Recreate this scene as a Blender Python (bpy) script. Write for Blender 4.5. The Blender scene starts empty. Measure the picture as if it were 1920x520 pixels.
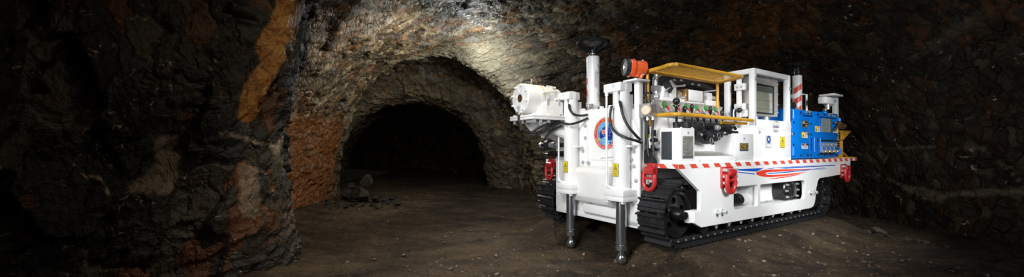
import bpy, bmesh, math, random
import numpy as np
from mathutils import Vector, Matrix
random.seed(7)
PI = math.pi
SC = bpy.context.scene
COL = SC.collection

# ------------------------------------------------------------------ survey
# camera: level, 1.25 m above the ground the tracks stand on; f in px of a 1920 wide frame
F, CX, CY, HC = 720.0, 960.0, 278.0, 1.25
_n = math.hypot(1140, 720)
AU = (1140/_n, 720/_n)            # rig length axis in plan
AW = (-AU[1], AU[0])              # rig width axis in plan
RIG0 = (2.25, 4.76)               # rig origin in the world
U0 = RIG0[0]*AU[0]+RIG0[1]*AU[1]
W0 = RIG0[0]*AW[0]+RIG0[1]*AW[1]
YAW = math.atan2(AU[1], AU[0])
def _ray(x, y):
    dx, dz = (x-CX)/F, -(y-CY)/F
    return dx*AU[0]+AU[1], dx*AW[0]+AW[1], dz
def onw(x, y, w=0.0):             # surveyed point on a plane parallel to the rig's side
    a, b, c = _ray(x, y); t = (w+W0)/b
    return Vector((a*t-U0, w, HC+c*t))
def onu(x, y, u=0.0):             # surveyed point on a plane parallel to the rig's front
    a, b, c = _ray(x, y); t = (u+U0)/a
    return Vector((u, b*t-W0, HC+c*t))
def rig2world(u, w):
    return RIG0[0]+u*AU[0]+w*AW[0], RIG0[1]+u*AU[1]+w*AW[1]

# ------------------------------------------------------------------ materials
MAT = {}
def node_mat(name):
    m = bpy.data.materials.new(name); m.use_nodes = True
    nt = m.node_tree
    return m, nt, nt.nodes['Principled BSDF']
def mat(name, col, rough=.4, metal=0.0, noise=0.06, scale=9.0, coat=0.0, bump=0.0, spec=.5, bscale=60, trans=0.0):
    """paint / metal / rubber: colour with faint procedural wear"""
    m, nt, b = node_mat(name)
    tc = nt.nodes.new('ShaderNodeTexCoord'); nz = nt.nodes.new('ShaderNodeTexNoise')
    nz.inputs['Scale'].default_value = scale; nz.inputs['Detail'].default_value = 6
    nt.links.new(tc.outputs['Object'], nz.inputs['Vector'])
    cr = nt.nodes.new('ShaderNodeValToRGB')
    lo = tuple(c*(1-noise) for c in col)+(1,); hi = tuple(min(1, c*(1+noise*.6)) for c in col)+(1,)
    cr.color_ramp.elements[0].position = .35; cr.color_ramp.elements[0].color = lo
    cr.color_ramp.elements[1].position = .65; cr.color_ramp.elements[1].color = hi
    nt.links.new(nz.outputs['Fac'], cr.inputs['Fac']); nt.links.new(cr.outputs['Color'], b.inputs['Base Color'])
    b.inputs['Roughness'].default_value = rough; b.inputs['Metallic'].default_value = metal
    b.inputs['Specular IOR Level'].default_value = spec
    b.inputs['Coat Weight'].default_value = coat; b.inputs['Coat Roughness'].default_value = .12
    b.inputs['Transmission Weight'].default_value = trans
    if bump:
        n2 = nt.nodes.new('ShaderNodeTexNoise'); n2.inputs['Scale'].default_value = bscale; n2.inputs['Detail'].default_value = 4
        bp = nt.nodes.new('ShaderNodeBump'); bp.inputs['Strength'].default_value = bump; bp.inputs['Distance'].default_value = .01
        nt.links.new(tc.outputs['Object'], n2.inputs['Vector']); nt.links.new(n2.outputs['Fac'], bp.inputs['Height'])
        nt.links.new(bp.outputs['Normal'], b.inputs['Normal'])
    MAT[name] = m
    return m
mat('white_paint', (.86, .86, .85), .32, noise=.02, coat=.25)
mat('white_plastic', (.80, .80, .79), .4, noise=.03)
mat('grey_paint', (.60, .61, .62), .38, noise=.04)
mat('black_rubber', (.016, .016, .018), .5, noise=.25, bump=.15)
mat('black_paint', (.012, .012, .013), .28, noise=.15, coat=.2)
mat('black_steel', (.02, .02, .022), .42, noise=.25, bump=.2, bscale=30)
mat('red_paint', (.46, .022, .022), .3, noise=.08, coat=.3)
mat('tape_red', (.72, .075, .04), .4, noise=.04)
mat('tape_white', (.80, .81, .82), .4, noise=.03)
mat('blue_paint', (.0, .17, .62), .34, noise=.05, coat=.2)
mat('yellow_paint', (.66, .34, .03), .36, noise=.1, coat=.2)
mat('orange_paint', (.82, .125, .035), .34, noise=.05, coat=.2)
mat('stainless', (.50, .475, .44), .36, metal=.5, noise=.14, scale=16)
mat('zinc', (.66, .68, .70), .3, metal=.65, noise=.12, scale=30)
mat('chrome', (.50, .52, .55), .22, metal=.94, noise=.05)
mat('brass', (.55, .34, .14), .32, metal=.8, noise=.12)
mat('copper', (.36, .20, .12), .38, metal=.7, noise=.15)
mat('glass_dark', (.10, .115, .10), .06, noise=.05, coat=.6)
mat('screen', (.25, .26, .20), .12, noise=.08, coat=.6)
mat('lens', (.25, .30, .29), .08, noise=.1, scale=6, coat=.8)
mat('sign_yellow', (.80, .62, .03), .45, noise=.03)
mat('sign_white', (.75, .76, .77), .45, noise=.03)
mat('sign_black', (.015, .015, .015), .5, noise=.1)
mat('sign_blue', (.02, .09, .34), .45, noise=.04)
mat('sign_orange', (.78, .24, .05), .45, noise=.04)
mat('sign_grey', (.38, .37, .34), .4, noise=.05)
mat('sign_ink', (.10, .10, .10), .5, noise=.05)
mat('gold_ink', (.72, .46, .03), .4, noise=.04)
mat('decal_blue', (.01, .10, .52), .35, noise=.03)
mat('decal_red', (.75, .06, .03), .35, noise=.03)
mat('globe_blue', (.20, .46, .72), .35, noise=.2, scale=6)
mat('navy', (.012, .035, .22), .4, noise=.04)
mat('gauge_green', (.07, .30, .08), .35, noise=.05)
mat('gauge_red', (.48, .035, .03), .35, noise=.05)
mat('gauge_grey', (.42, .44, .46), .35, noise=.05)
mat('cream', (.72, .60, .44), .45, noise=.04)
mat('grille', (.055, .06, .065), .45, noise=.2, scale=50)

# ------------------------------------------------------------------ geometry kit
class MB:
    """collects shapes and links them as ONE mesh object"""
    def __init__(s): s.bm = bmesh.new(); s.mats = []
    def mi(s, m):
        if m not in s.mats: s.mats.append(m)
        return s.mats.index(m)
    def _faces(s, vs, fs, m):
        i = s.mi(m); bv = [s.bm.verts.new(v) for v in vs]
        for f in fs:
            try:
                fc = s.bm.faces.new([bv[k] for k in f]); fc.material_index = i
            except ValueError: pass
    def box(s, a, b, m, bev=.006, M=None):
        t = bmesh.new()
        a, b = Vector(a), Vector(b)
        bmesh.ops.create_cube(t, size=1)
        for v in t.verts:
            v.co = Vector((a.x if v.co.x < 0 else b.x, a.y if v.co.y < 0 else b.y, a.z if v.co.z < 0 else b.z))
        bev = min(bev, .35*min(abs(b.x-a.x), abs(b.y-a.y), abs(b.z-a.z)))
        if bev > 0: bmesh.ops.bevel(t, geom=list(t.edges), offset=bev, segments=2, affect='EDGES', profile=.5)
        s._take(t, m, M); return s
    def _take(s, t, m, M=None):
        if M is not None: t.transform(M)
        bmesh.ops.recalc_face_normals(t, faces=t.faces)
        t.verts.index_update()
        s._faces([v.co.copy() for v in t.verts], [[v.index for v in f.verts] for f in t.faces], m); t.free()
    def prism(s, pts, d, m, bev=0.0):
        """polygon of 3-D points pushed along vector d"""
        t = bmesh.new(); d = Vector(d)
        vs = [t.verts.new(p) for p in pts]; f = t.faces.new(vs)
        r = bmesh.ops.extrude_face_region(t, geom=[f])
        bmesh.ops.translate(t, vec=d, verts=[e for e in r['geom'] if isinstance(e, bmesh.types.BMVert)])
        if bev: bmesh.ops.bevel(t, geom=list(t.edges), offset=bev, segments=2, affect='EDGES', profile=.5, clamp_overlap=True)
        s._take(t, m); return s
    def plate(s, outer, holes, d, m):
        """plate with holes: loops of 3-D points, thickness vector d"""
        t = bmesh.new(); d = Vector(d); es = []
        for lp in [outer]+holes:
            vs = [t.verts.new(p) for p in lp]
            es += [t.edges.new((vs[i], vs[(i+1) % len(vs)])) for i in range(len(vs))]
        bmesh.ops.triangle_fill(t, edges=es, use_beauty=True, use_dissolve=False)
        r = bmesh.ops.extrude_face_region(t, geom=list(t.faces))
        bmesh.ops.translate(t, vec=d, verts=[e for e in r['geom'] if isinstance(e, bmesh.types.BMVert)])
        s._take(t, m); return s
    def lathe(s, p, ax, prof, m, seg=28, ang=2*PI, cap=True):
        """profile [(r, h)] turned about an axis from p along ax"""
        p = Vector(p); ax = Vector(ax).normalized(); a = ax.orthogonal().normalized(); b = ax.cross(a)
        vs, fs = [], []
        for r, h in prof:
            for k in range(seg):
                q = ang*k/seg; vs.append(p+ax*h+(a*math.cos(q)+b*math.sin(q))*max(r, 1e-5))
        for i in range(len(prof)-1):
            for k in range(seg):
                k2 = (k+1) % seg
                fs.append((i*seg+k, i*seg+k2, (i+1)*seg+k2, (i+1)*seg+k))
        if cap and prof[0][0] > 1e-4: fs.append(tuple(range(seg-1, -1, -1)))
        if cap and prof[-1][0] > 1e-4: fs.append(tuple((len(prof)-1)*seg+k for k in range(seg)))
        s._faces(vs, fs, m); return s
    def cyl(s, p, q, r, m, seg=24, r2=None, ch=.0):
        p, q = Vector(p), Vector(q); L = (q-p).length; r2 = r if r2 is None else r2
        pr = [(r, 0), (r2, L)] if not ch else [(r-ch, 0), (r, ch), (r2, L-ch), (r2-ch, L)]
        return s.lathe(p, q-p, pr, m, seg)
    def ball(s, c, r, m, seg=16, sc=(1, 1, 1)):
        t = bmesh.new(); bmesh.ops.create_uvsphere(t, u_segments=seg, v_segments=seg//2+2, radius=r)
        s._take(t, m, Matrix.Translation(Vector(c)) @ Matrix.Diagonal((*sc, 1))); return s
    def tube(s, pts, r, m, seg=10, smooth=True, closed=False, n=7):
        P = [Vector(p) for p in pts]
        if smooth and len(P) > 2:
            Q = []
            N = len(P); rng = range(N if closed else N-1)
            for i in rng:
                g = lambda k: P[k % N] if closed else P[max(0, min(N-1, k))]
                p0, p1, p2, p3 = g(i-1), g(i), g(i+1), g(i+2)
                for j in range(n):
                    t = j/n
                    Q.append(.5*((2*p1)+(p2-p0)*t+(2*p0-5*p1+4*p2-p3)*t*t+(3*p1-p0-3*p2+p3)*t**3))
            if not closed: Q.append(P[-1])
            P = Q
        N = len(P); vs, fs = [], []
        up = None
        for i in range(N):
            a = P[(i-1) % N] if (closed or i > 0) else P[i]; b = P[(i+1) % N] if (closed or i < N-1) else P[i]
            t = (b-a).normalized()
            if up is None: up = t.orthogonal().normalized()
            up = (up-t*up.dot(t)).normalized(); sd = t.cross(up)
            for k in range(seg):
                q = 2*PI*k/seg; vs.append(P[i]+(up*math.cos(q)+sd*math.sin(q))*r)
        for i in range(N if closed else N-1):
            i2 = (i+1) % N
            for k in range(seg):
                k2 = (k+1) % seg; fs.append((i*seg+k, i*seg+k2, i2*seg+k2, i2*seg+k))
        if not closed:
            fs.append(tuple(range(seg-1, -1, -1))); fs.append(tuple((N-1)*seg+k for k in range(seg)))
        s._faces(vs, fs, m); return s
    def bolt(s, c, ax, r=.016, h=.014, m='zinc'):
        ax = Vector(ax).normalized()
        s.lathe(c, ax, [(r*1.5, 0), (r*1.5, h*.3)], m, 14)
        s.lathe(Vector(c)+ax*h*.3, ax, [(r, 0), (r, h*.6), (r*.8, h)], m, 6); return s
    def build(s, name, parent=None, sharp=32, label=None, bevel=0):
        me = bpy.data.meshes.new(name); s.bm.normal_update(); s.bm.to_mesh(me); s.bm.free()
        for m in s.mats: me.materials.append(MAT[m])
        me.shade_smooth(); me.set_sharp_from_angle(angle=math.radians(sharp))
        o = bpy.data.objects.new(name, me); COL.objects.link(o)
        if parent is not None: o.parent = parent
        if label: o['label'] = label
        if bevel:
            md = o.modifiers.new('Bevel', 'BEVEL'); md.width = bevel; md.segments = 2; md.limit_method = 'ANGLE'; md.angle_limit = math.radians(40)
        return o

_glyph = {}
def glyph(ch):
    if ch not in _glyph:
        cu = bpy.data.curves.new('g', 'FONT'); cu.body = ch; cu.size = 1.0; cu.resolution_u = 3
        ob = bpy.data.objects.new('g', cu); COL.objects.link(ob)
        bpy.context.view_layer.update()
        dg = bpy.context.evaluated_depsgraph_get(); ev = ob.evaluated_get(dg); me = ev.to_mesh()
        vs = [v.co.copy() for v in me.vertices]; fs = [list(p.vertices) for p in me.polygons]
        w = max([v.x for v in vs], default=.3)+.06
        ev.to_mesh_clear(); bpy.data.objects.remove(ob); bpy.data.curves.remove(cu)
        _glyph[ch] = (vs, fs, w if ch != ' ' else .32)
    return _glyph[ch]
def text(mb, s, o, ex, ey, size, m, bold=0, center=True, width=None):
    """string s laid flat with its baseline at o along ex (up ey), lettering as geometry"""
    o, ex, ey = Vector(o), Vector(ex).normalized(), Vector(ey).normalized()
    tot = sum(glyph(c)[2] for c in s)
    sx = size if width is None else width/tot
    x = -tot*sx/2 if center else 0
    for c in s:
        vs, fs, w = glyph(c)
        if vs: mb._faces([o+ex*(x+v.x*sx)+ey*(v.y*size) for v in vs], fs, m)
        x += w*sx
def strut(mb, p, q, w, h, m, up=(0, 0, 1)):
    """square bar between two points"""
    p, q = Vector(p), Vector(q); t = (q-p).normalized(); up = Vector(up)
    if abs(t.dot(up)) > .95: up = Vector((0, 1, 0))
    s = t.cross(up).normalized(); up = s.cross(t).normalized()
    mb.prism([p+s*w/2+up*h/2, p-s*w/2+up*h/2, p-s*w/2-up*h/2, p+s*w/2-up*h/2], q-p, m)
# ================================================================== DRILL RIG
rig = bpy.data.objects.new('drilling_rig', None); COL.objects.link(rig)
rig.location = (RIG0[0], RIG0[1], 0); rig.rotation_euler = (0, 0, YAW)
rig['label'] = 'white tracked mining drill rig with blue electrical box and yellow guard in the tunnel'
rig['category'] = 'drill rig'
X, Y_, Z = Vector((1, 0, 0)), Vector((0, 1, 0)), Vector((0, 0, 1))
RW = 2.60                                   # overall width
def dup(o, parent, M=None):
    c = o.copy(); COL.objects.link(c); c.parent = parent
    if M is not None: c.matrix_local = M
    return c

# ---------------------------------------------------------------- tracks
IDL, SPR, WR = -.11, 4.0, .30               # idler, sprocket stations, wheel radius
ZC = WR+.115
def track(w0, w1, near):
    wc = (w0+w1)/2
    R = WR+.04
    # chain: paired links round the loop
    ch = MB()
    loop = []                               # (u, z, tangent angle)
    L = SPR-IDL; per = 2*L+2*PI*R; N = 64
    def at(s):
        s %= per
        if s < L: return IDL+s, ZC-R, 0.0
        s -= L
        if s < PI*R: a = s/R; return SPR+R*math.sin(a), ZC-R*math.cos(a), a
        s -= PI*R
        if s < L: return SPR-s, ZC+R, PI
        s -= L; a = s/R
        return IDL-R*math.sin(a), ZC+R*math.cos(a), PI+a
    for k in range(N):
        u, z, a = at(per*(k+.5)/N)
        M = Matrix.Translation((u, wc, z)) @ Matrix.Rotation(-a, 4, 'Y')
        for sw in (-.085, .085):
            ch.box((-.085, sw-.018, -.03), (.085, sw+.018, .035), 'black_steel', .012, M)
        t = M @ Vector((-.08, 0, 0))
        d = M.to_3x3() @ Vector((0, 1, 0))
        ch.cyl(t-d*.11, t+d*.11, .026, 'black_steel', 10)
        ch.cyl(t-d*.118, t+d*.118, .012, 'zinc', 8)
    tr = ch.build('track', rig)
    # shoe: plate with two bolts pairs and grouser bars
    hw = (w1-w0)/2; pt = per/N
    sh = MB()
    sh.prism([(-pt*.55, -hw, -.012), (-pt*.55, -hw, .004), (pt*.42, -hw, .008), (pt*.5, -hw, -.006), (pt*.42, -hw, -.016)], (0, 2*hw, 0), 'black_rubber')
    sh.prism([(-pt*.55, -hw, -.010), (-pt*.28, -hw, -.012), (-pt*.40, -hw, -.052), (-pt*.50, -hw, -.052)], (0, 2*hw, 0), 'black_rubber')
    sh.prism([(pt*.02, -hw, -.014), (pt*.22, -hw, -.014), (pt*.15, -hw, -.032), (pt*.07, -hw, -.032)], (0, 2*hw, 0), 'black_rubber')
    for q in (-.1, .02, .1):
        sh.bolt((-.02, q, -.012), (0, 0, -1), .011, .012, 'black_steel')
        sh.bolt((pt*.32, q*.8, -.012), (0, 0, -1), .009, .01, 'black_steel')
    s0 = sh.build('track_shoe', tr)
    for k in range(N):
        u, z, a = at(per*k/N)
        n = Vector((math.sin(a), 0, -math.cos(a)))
        p = Vector((u, wc, z))+n*.045
        M = Matrix.Translation(p) @ Matrix.Rotation(-a, 4, 'Y')
        if k == 0: s0.matrix_local = M
        else: dup(s0, tr, M)
    # idler: dished disc with five holes, rim and hub
    def wheel(u, name, holes, hubr):
        m = MB(); out = [(u+WR*.86*math.cos(2*PI*i/40), wc-.05, ZC+WR*.86*math.sin(2*PI*i/40)) for i in range(40)]
        hs = []
        for h in range(holes):
            a = 2*PI*h/holes+.35; c = (u+WR*.56*math.cos(a), ZC+WR*.56*math.sin(a))
            hs.append([(c[0]+.045*math.cos(2*PI*i/14), wc-.05, c[1]+.045*math.sin(2*PI*i/14)) for i in range(14)])
        m.plate(out, hs, (0, .1, 0), 'black_paint')
        for s in (-1, 1):
            m.lathe((u, wc+s*.02, ZC), (0, s, 0), [(WR*.80, 0), (WR, 0), (WR, .07), (WR*.95, .085), (WR*.86, .085), (WR*.80, .05), (WR*.80, 0)], 'black_paint', 40, cap=False)
        m.lathe((u, wc-.12, ZC), (0, 1, 0), [(hubr*.55, -.05), (hubr*.8, -.045), (hubr, 0), (hubr*1.3, .06), (hubr*1.3, .18), (hubr, .24), (hubr*.6, .28)], 'black_paint', 28)
        return m.build(name, tr)
    wheel(IDL, 'idler_wheel', 5, .075)
    m = MB(); out = []
    for i in range(17):
        for f, r in ((0, WR-.03), (.3, WR+.02), (.55, WR+.02), (.85, WR-.03)):
            a = 2*PI*(i+f)/17; out.append((SPR+r*math.cos(a), wc-.03, ZC+r*math.sin(a)))
    m.plate(out, [], (0, .06, 0), 'black_paint')
    m.lathe((SPR, wc-.15, ZC), (0, 1, 0), [(.1, 0), (.15, .02), (.2, .06), (.22, .12), (.22, .2), (.15, .25)], 'black_paint', 30)
    for i in range(10):
        a = 2*PI*i/10; m.bolt((SPR+.175*math.cos(a), wc-.12, ZC+.175*math.sin(a)), (0, -1, 0), .014, .02, 'black_steel')
    m.build('drive_sprocket', tr)
    for k in range(6):                       # bottom rollers
        u = IDL+.55+k*.6; m = MB()
        m.lathe((u, wc-.13, ZC-R+.115), (0, 1, 0), [(.05, 0), (.09, .01), (.09, .05), (.075, .06), (.075, .2), (.09, .21), (.09, .25), (.05, .26)], 'black_paint', 20)
        m.build('track_roller', tr)
    return tr
track(.053, .44, True); track(RW-.44, RW-.053, False)

# ---------------------------------------------------------------- side frames
def arc(c, r, a0, a1, n=6):
    return [(c[0]+r*math.cos(a0+(a1-a0)*i/n), c[1]+r*math.sin(a0+(a1-a0)*i/n)) for i in range(n+1)]
def rrect(x0, x1, z0, z1, rs, n=6):
    bl, br, tr_, tl = rs; p = []
    for (c, r, a) in (((x0+bl, z0+bl), bl, PI), ((x1-br, z0+br), br, 1.5*PI), ((x1-tr_, z1-tr_), tr_, 0), ((x0+tl, z1-tl), tl, PI/2)):
        p += arc(c, r, a, a+PI/2, n) if r > .001 else [c]
    return p
PT = .05
def side_frame(w, sgn):
    prof = [(-.30, 1.0), (.145, .705), (.145, .46), (.02, .46), (.02, .315), (.165, .245)]
    prof += [(3.30, .222)] + arc((3.40, .40), .175, -PI/2+.25, 0, 6) + [(3.60, .46), (3.61, .56)] + arc((3.80, .555), .168, PI*.93, PI*.55, 7) + [(4.12, .728), (5.14, .765), (5.20, 1.0)]
    w1 = rrect(.93, 1.58, .405, .715, (.06, .02, .02, .10)); w2 = rrect(1.66, 3.16, .40, .713, (.02, .08, .08, .02))
    m = MB()
    m.plate([(a, w, b) for a, b in prof], [[(a, w, b) for a, b in w1], [(a, w, b) for a, b in w2]], (0, sgn*PT, 0), 'white_paint')
    fr = m.build('side_frame', rig, bevel=.008)
    i = sgn
    m = MB()                                  # box behind the openings
    m.box((.86, w+i*.30, .34), (3.2, w+i*.32, .76), 'white_paint', 0)
    m.box((.86, w+i*.05, .36), (3.2, w+i*.3, .385), 'white_paint', .004)
    m.box((.86, w+i*.05, .735), (3.2, w+i*.3, .76), 'white_paint', .004)
    m.box((1.60, w+i*.05, .385), (1.64, w+i*.3, .735), 'white_paint', 0)
    m.box((.85, w+i*.05, .36), (.87, w+i*.3, .76), 'white_paint', 0)
    m.box((-.02, w+i*.05, .31), (.9, w+i*.12, .46), 'white_paint', .006)
    m.build('inner_beam', fr)
    m = MB(); pts = []                        # recoil spring and its tube
    for k in range(91): a = k*2*PI/13; pts.append((.90+.50*k/90, w+i*.17+.068*math.cos(a), .50+.068*math.sin(a)))
    m.tube(pts, .021, 'black_paint', 8, smooth=False); m.build('recoil_spring', fr)
    m = MB(); m.cyl((1.38, w+i*.17, .50), (1.62, w+i*.17, .50), .085, 'white_paint', 24); m.build('spring_tube', fr)
    m = MB()                                  # final drive motor in the rear opening
    m.lathe((2.93, w+i*.07, .545), (0, i, 0), [(.02, 0), (.10, .004), (.11, .03), (.235, .04), (.25, .06), (.25, .22)], 'black_paint', 36)
    for k in range(12):
        a = 2*PI*k/12; m.bolt((2.93+.20*math.cos(a), w+i*.11, .545+.20*math.sin(a)), (0, -i, 0), .017, .03, 'zinc')
    m.build('drive_motor', fr)
    m = MB()
    m.box((1.72, w+i*.09, .385), (2.55, w+i*.24, .40), 'grey_paint', .004)
    for k in range(3): m.bolt((1.95+.2*k, w+i*.14, .40), (0, 0, 1), .02, .02)
    m.build('mounting_plate', fr)
    for (u, z) in ((.51, .405), (.625, .405), (3.36, .49), (3.47, .49)):
        m = MB(); m.lathe((u, w, z), (0, -i, 0), [(.034, 0), (.034, .012), (.022, .012), (.022, .05)], 'zinc', 16)
        m.lathe((u, w-i*.05, z), (0, -i, 0), [(.026, 0), (.026, .02), (.015, .024)], 'zinc', 6); m.build('adjuster_bolt', fr)
    for k in range(9):
        m = MB(); m.bolt((.55+k*.31, w+i*.03, .225), (0, 0, -1), .016, .03); m.build('roller_bolt', fr)
    m = MB(); m.cyl((IDL, w+i*.03, ZC), (IDL, w+i*.1, ZC), .05, 'black_paint', 6); m.build('axle_nut', fr)
    return fr
near_frame = side_frame(0, 1); side_frame(RW, -1)

# swoosh decal on the near plate
def px(c): return onw(1310+c[0]/5.777, 290+c[1]/5.777, -.0015)
def decal(name, polys, m, parent):
    b = MB()
    for pl in polys: b.prism([px(c) for c in pl], (0, -.001, 0), m)
    return b.build(name, parent, label=None)
o = decal('blue_stripe_decal', [
    [(310, 165), (440, 158), (705, 147), (660, 170), (625, 185), (480, 176)],
    [(330, 180), (470, 192), (607, 206), (605, 216), (480, 203)],
    [(845, 148), (960, 140), (1130, 130), (1300, 122), (1478, 112), (1478, 123), (1200, 137), (1050, 148), (940, 153)],
    [(700, 160), (780, 148), (880, 136), (1100, 124), (1300, 116), (1100, 128), (880, 141), (790, 154)],
    [(735, 208), (760, 200), (900, 191), (1100, 173), (1370, 140), (1360, 146), (1150, 176), (950, 198), (775, 210)],
    [(1230, 168), (1330, 155), (1400, 150), (1330, 161)]], 'decal_blue', near_frame)
o = decal('red_stripe_decal', [
    [(780+158*math.cos(t), 204+41*math.sin(t)-.0*t) for t in [PI*1.5-k*PI/18 for k in range(19)]]+[(800, 222)]+[(775+50*math.cos(t), 206+16*math.sin(t)) for t in [PI/2+k*PI/12 for k in range(13)]],
    [(765, 163), (900, 160), (1080, 158), (1230, 153), (1170, 163), (1000, 178), (850, 188), (765, 190)],
    [(765, 222), (950, 212), (1060, 200), (1170, 187), (1060, 212), (950, 232), (800, 245), (765, 245)],
    [(762, 260), (850, 252), (1000, 228), (1140, 198), (1060, 226), (940, 250), (840, 263), (780, 264)]], 'decal_red', near_frame)

# ---------------------------------------------------------------- deck
DZ0, DZ1, DU0, DU1 = .998, 1.056, -.305, 5.52
m = MB(); m.box((DU0, .0, DZ0), (DU1, RW, DZ1), 'white_paint', .004)
m.box((-.30, .42, .80), (5.2, RW-.42, 1.0), 'white_paint', .01)
m.box((.9, .43, .30), (3.5, RW-.43, .82), 'white_paint', .01)
deck = m.build('deck', rig)
def tape(name, p, e, length, first, pitch=.2612, wr=.131, slant=.055):
    """red and white hazard tape along the deck edge"""
    b = MB(); e = Vector(e); p = Vector(p); nrm = Vector((0, -1, 0)) if abs(e.x) > .5 else Vector((-1, 0, 0))
    h = DZ1-DZ0; up = Z*(h-.004)
    b.prism([p, p+e*length, p+e*length+up, p+up], nrm*.001, 'tape_white')
    x = first
    while x < length:
        a0, a1 = max(0, x), min(length, x+wr); b0, b1 = max(0, x+slant), min(length, x+wr+slant)
        if a1 > a0 and b1 > b0: b.prism([p+e*b0+nrm*.0012, p+e*b1+nrm*.0012, p+e*a1+up+nrm*.0012, p+e*a0+up+nrm*.0012], nrm*.0008, 'tape_red')
        x += pitch
    return b.build(name, deck)
tape('hazard_tape', (DU0, -.0008, DZ0+.002), (1, 0, 0), DU1-DU0, .455-.2612*2+.02)
tape('hazard_tape', (DU0-.0008, .54, DZ0+.002), (0, -1, 0), .54, .02, .215, .105)
tape('hazard_tape', (DU0-.0008, RW, DZ0+.002), (0, -1, 0), .42, .12, .215, .11, .05)

# ---------------------------------------------------------------- tow lugs
def tow_lug(c, yaw, s=1.0, plate=True):
    """red six-bolt lifting plate with swivel block and ring; local -y is outward"""
    M = Matrix.Translation(c) @ Matrix.Rotation(yaw, 4, 'Z') @ Matrix.Scale(s, 4)
    b = MB()
    if plate: b.box((-.14, -.025, -.15), (.14, 0, .13), 'red_paint', .012)
    else: b.box((-.07, -.06, .06), (.05, .03, .16), 'red_paint', .012)
    b.cyl((-.085, -.055, .05), (.06, -.055, .05), .058, 'red_paint', 20)
    b.box((-.085, -.09, .0), (.06, -.02, .11), 'red_paint', .02)
    b.bm.transform(M); lug = b.build('tow_lug', rig)
    for x in (-.10, .128) if plate else ():
        for z in (.085, 0, -.085):
            b = MB(); b.cyl((x, -.025, z), (x, -.05, z), .026, 'zinc', 18); b.lathe((x, -.05, z), (0, -1, 0), [(.023, 0), (.023, .03), (.012, .032), (.012, .022)], 'zinc', 18)
            b.bm.transform(M); b.build('cap_screw', lug)
    b = MB(); R = Matrix.Rotation(math.radians(-8), 4, 'X')
    ring = [(x_-.02, y_, z_) for x_, y_, z_ in ((-.085, -.07, .03), (-.09, -.075, -.06), (-.082, -.075, -.14), (-.035, -.075, -.20), (.035, -.075, -.20), (.082, -.075, -.14), (.09, -.075, -.06), (.085, -.07, .0))]
    b.tube(ring, .03, 'red_paint', 12); b.tube([(-.10, -.075, -.045), (-.02, -.075, -.05), (.06, -.075, -.05)], .02, 'red_paint', 10)
    b.bm.transform(M); b.build('lifting_ring', lug)
    return lug
tow_lug((.735, 0, .872), 0, 1.0)
tow_lug(onw(1580, 320, 0)+Vector((0, 0, 0)), 0, .95)
p = onu(1226, 331, DU0); tow_lug((DU0-.03, p.y-.02, .915), -PI/2, .92, False)
p = onu(1034, 318, DU0-.06); tow_lug((DU0-.03, p.y, .915), -PI/2, .92, False)

# ---------------------------------------------------------------- front body
FU = -.45                                     # front plate
m = MB()
m.prism([(FU, .45, .30), (FU, 2.14, .30), (FU, 2.14, 1.60), (FU, 1.62, 1.815), (FU, .62, 1.815), (FU, .45, 1.66)], (.9, 0, 0), 'white_paint', .012)
m.box((FU-.035, .62, .66), (FU, .80, 1.62), 'white_paint', .006)
m.box((FU-.03, .43, .24), (FU, .62, 1.62), 'white_paint', .006)
m.box((FU-.03, 1.38, .62), (FU, 1.60, 1.66), 'white_paint', .006)
m.box((FU-.02, 1.75, .30), (FU, 2.12, 1.52), 'white_paint', .006)
body = m.build('front_body', rig)
m = MB()                                      # bulging belly guard between the jacks
a, b_ = .78, 1.56
m.prism([(FU, a, 1.0), (FU-.13, a, .955), (FU-.16, a, .90), (FU-.16, a, .55), (FU-.12, a, .47), (FU, a, .45)], (0, b_-a, 0), 'white_plastic', .012)
m.build('belly_guard', body)
m = MB()
m.prism([(FU-.10, .74, .44), (FU-.10, .74, .32), (FU-.06, .74, .29), (FU+.2, .74, .29), (FU+.2, .74, .44)], (0, .65, 0), 'white_paint', .008)
m.box((FU-.03, .45, .22), (FU+.3, 2.1, .30), 'white_paint', .006)
m.build('skid_box', body)
for x, y in ((1097.5, 236), (1097.5, 259), (1093, 283), (1093, 305), (1188.6, 284), (1184, 300), (1188.6, 312), (1192.5, 339.5), (1103, 305.5), (1104, 381), (1184, 258)):
    p = onu(x, y, FU-.036); m = MB(); m.lathe(p, (-1, 0, 0), [(.030, 0), (.030, .006)], 'zinc', 16); m.lathe(p+Vector((-.006, 0, 0)), (-1, 0, 0), [(.021, 0), (.021, .014), (.016, .018)], 'zinc', 6)
    m.build('flange_bolt', body)
m = MB(); p, q = onu(1125, 296, FU-.03), onu(1146, 294, FU-.03)
m.tube([p+Vector((.03, 0, 0)), p, q, q+Vector((.03, 0, 0))], .008, 'white_paint', 8, smooth=False); m.build('grab_handle', body)
m = MB(); p, q = onu(1104, 300, FU-.002), onu(1150, 297.5, FU-.002)
m.box((FU-.004, q.y, p.z-.004), (FU, p.y, p.z+.004), 'grey_paint', 0); m.build('panel_seam', body)
for (y0, y1) in ((.95, 1.0), (1.12, 1.17), (1.5, 1.55)): m = MB(); m.box((FU+.01, y0, 1.812), (FU+.06, y1, 1.85), 'white_paint', .006); m.build('top_lug', body)

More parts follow.
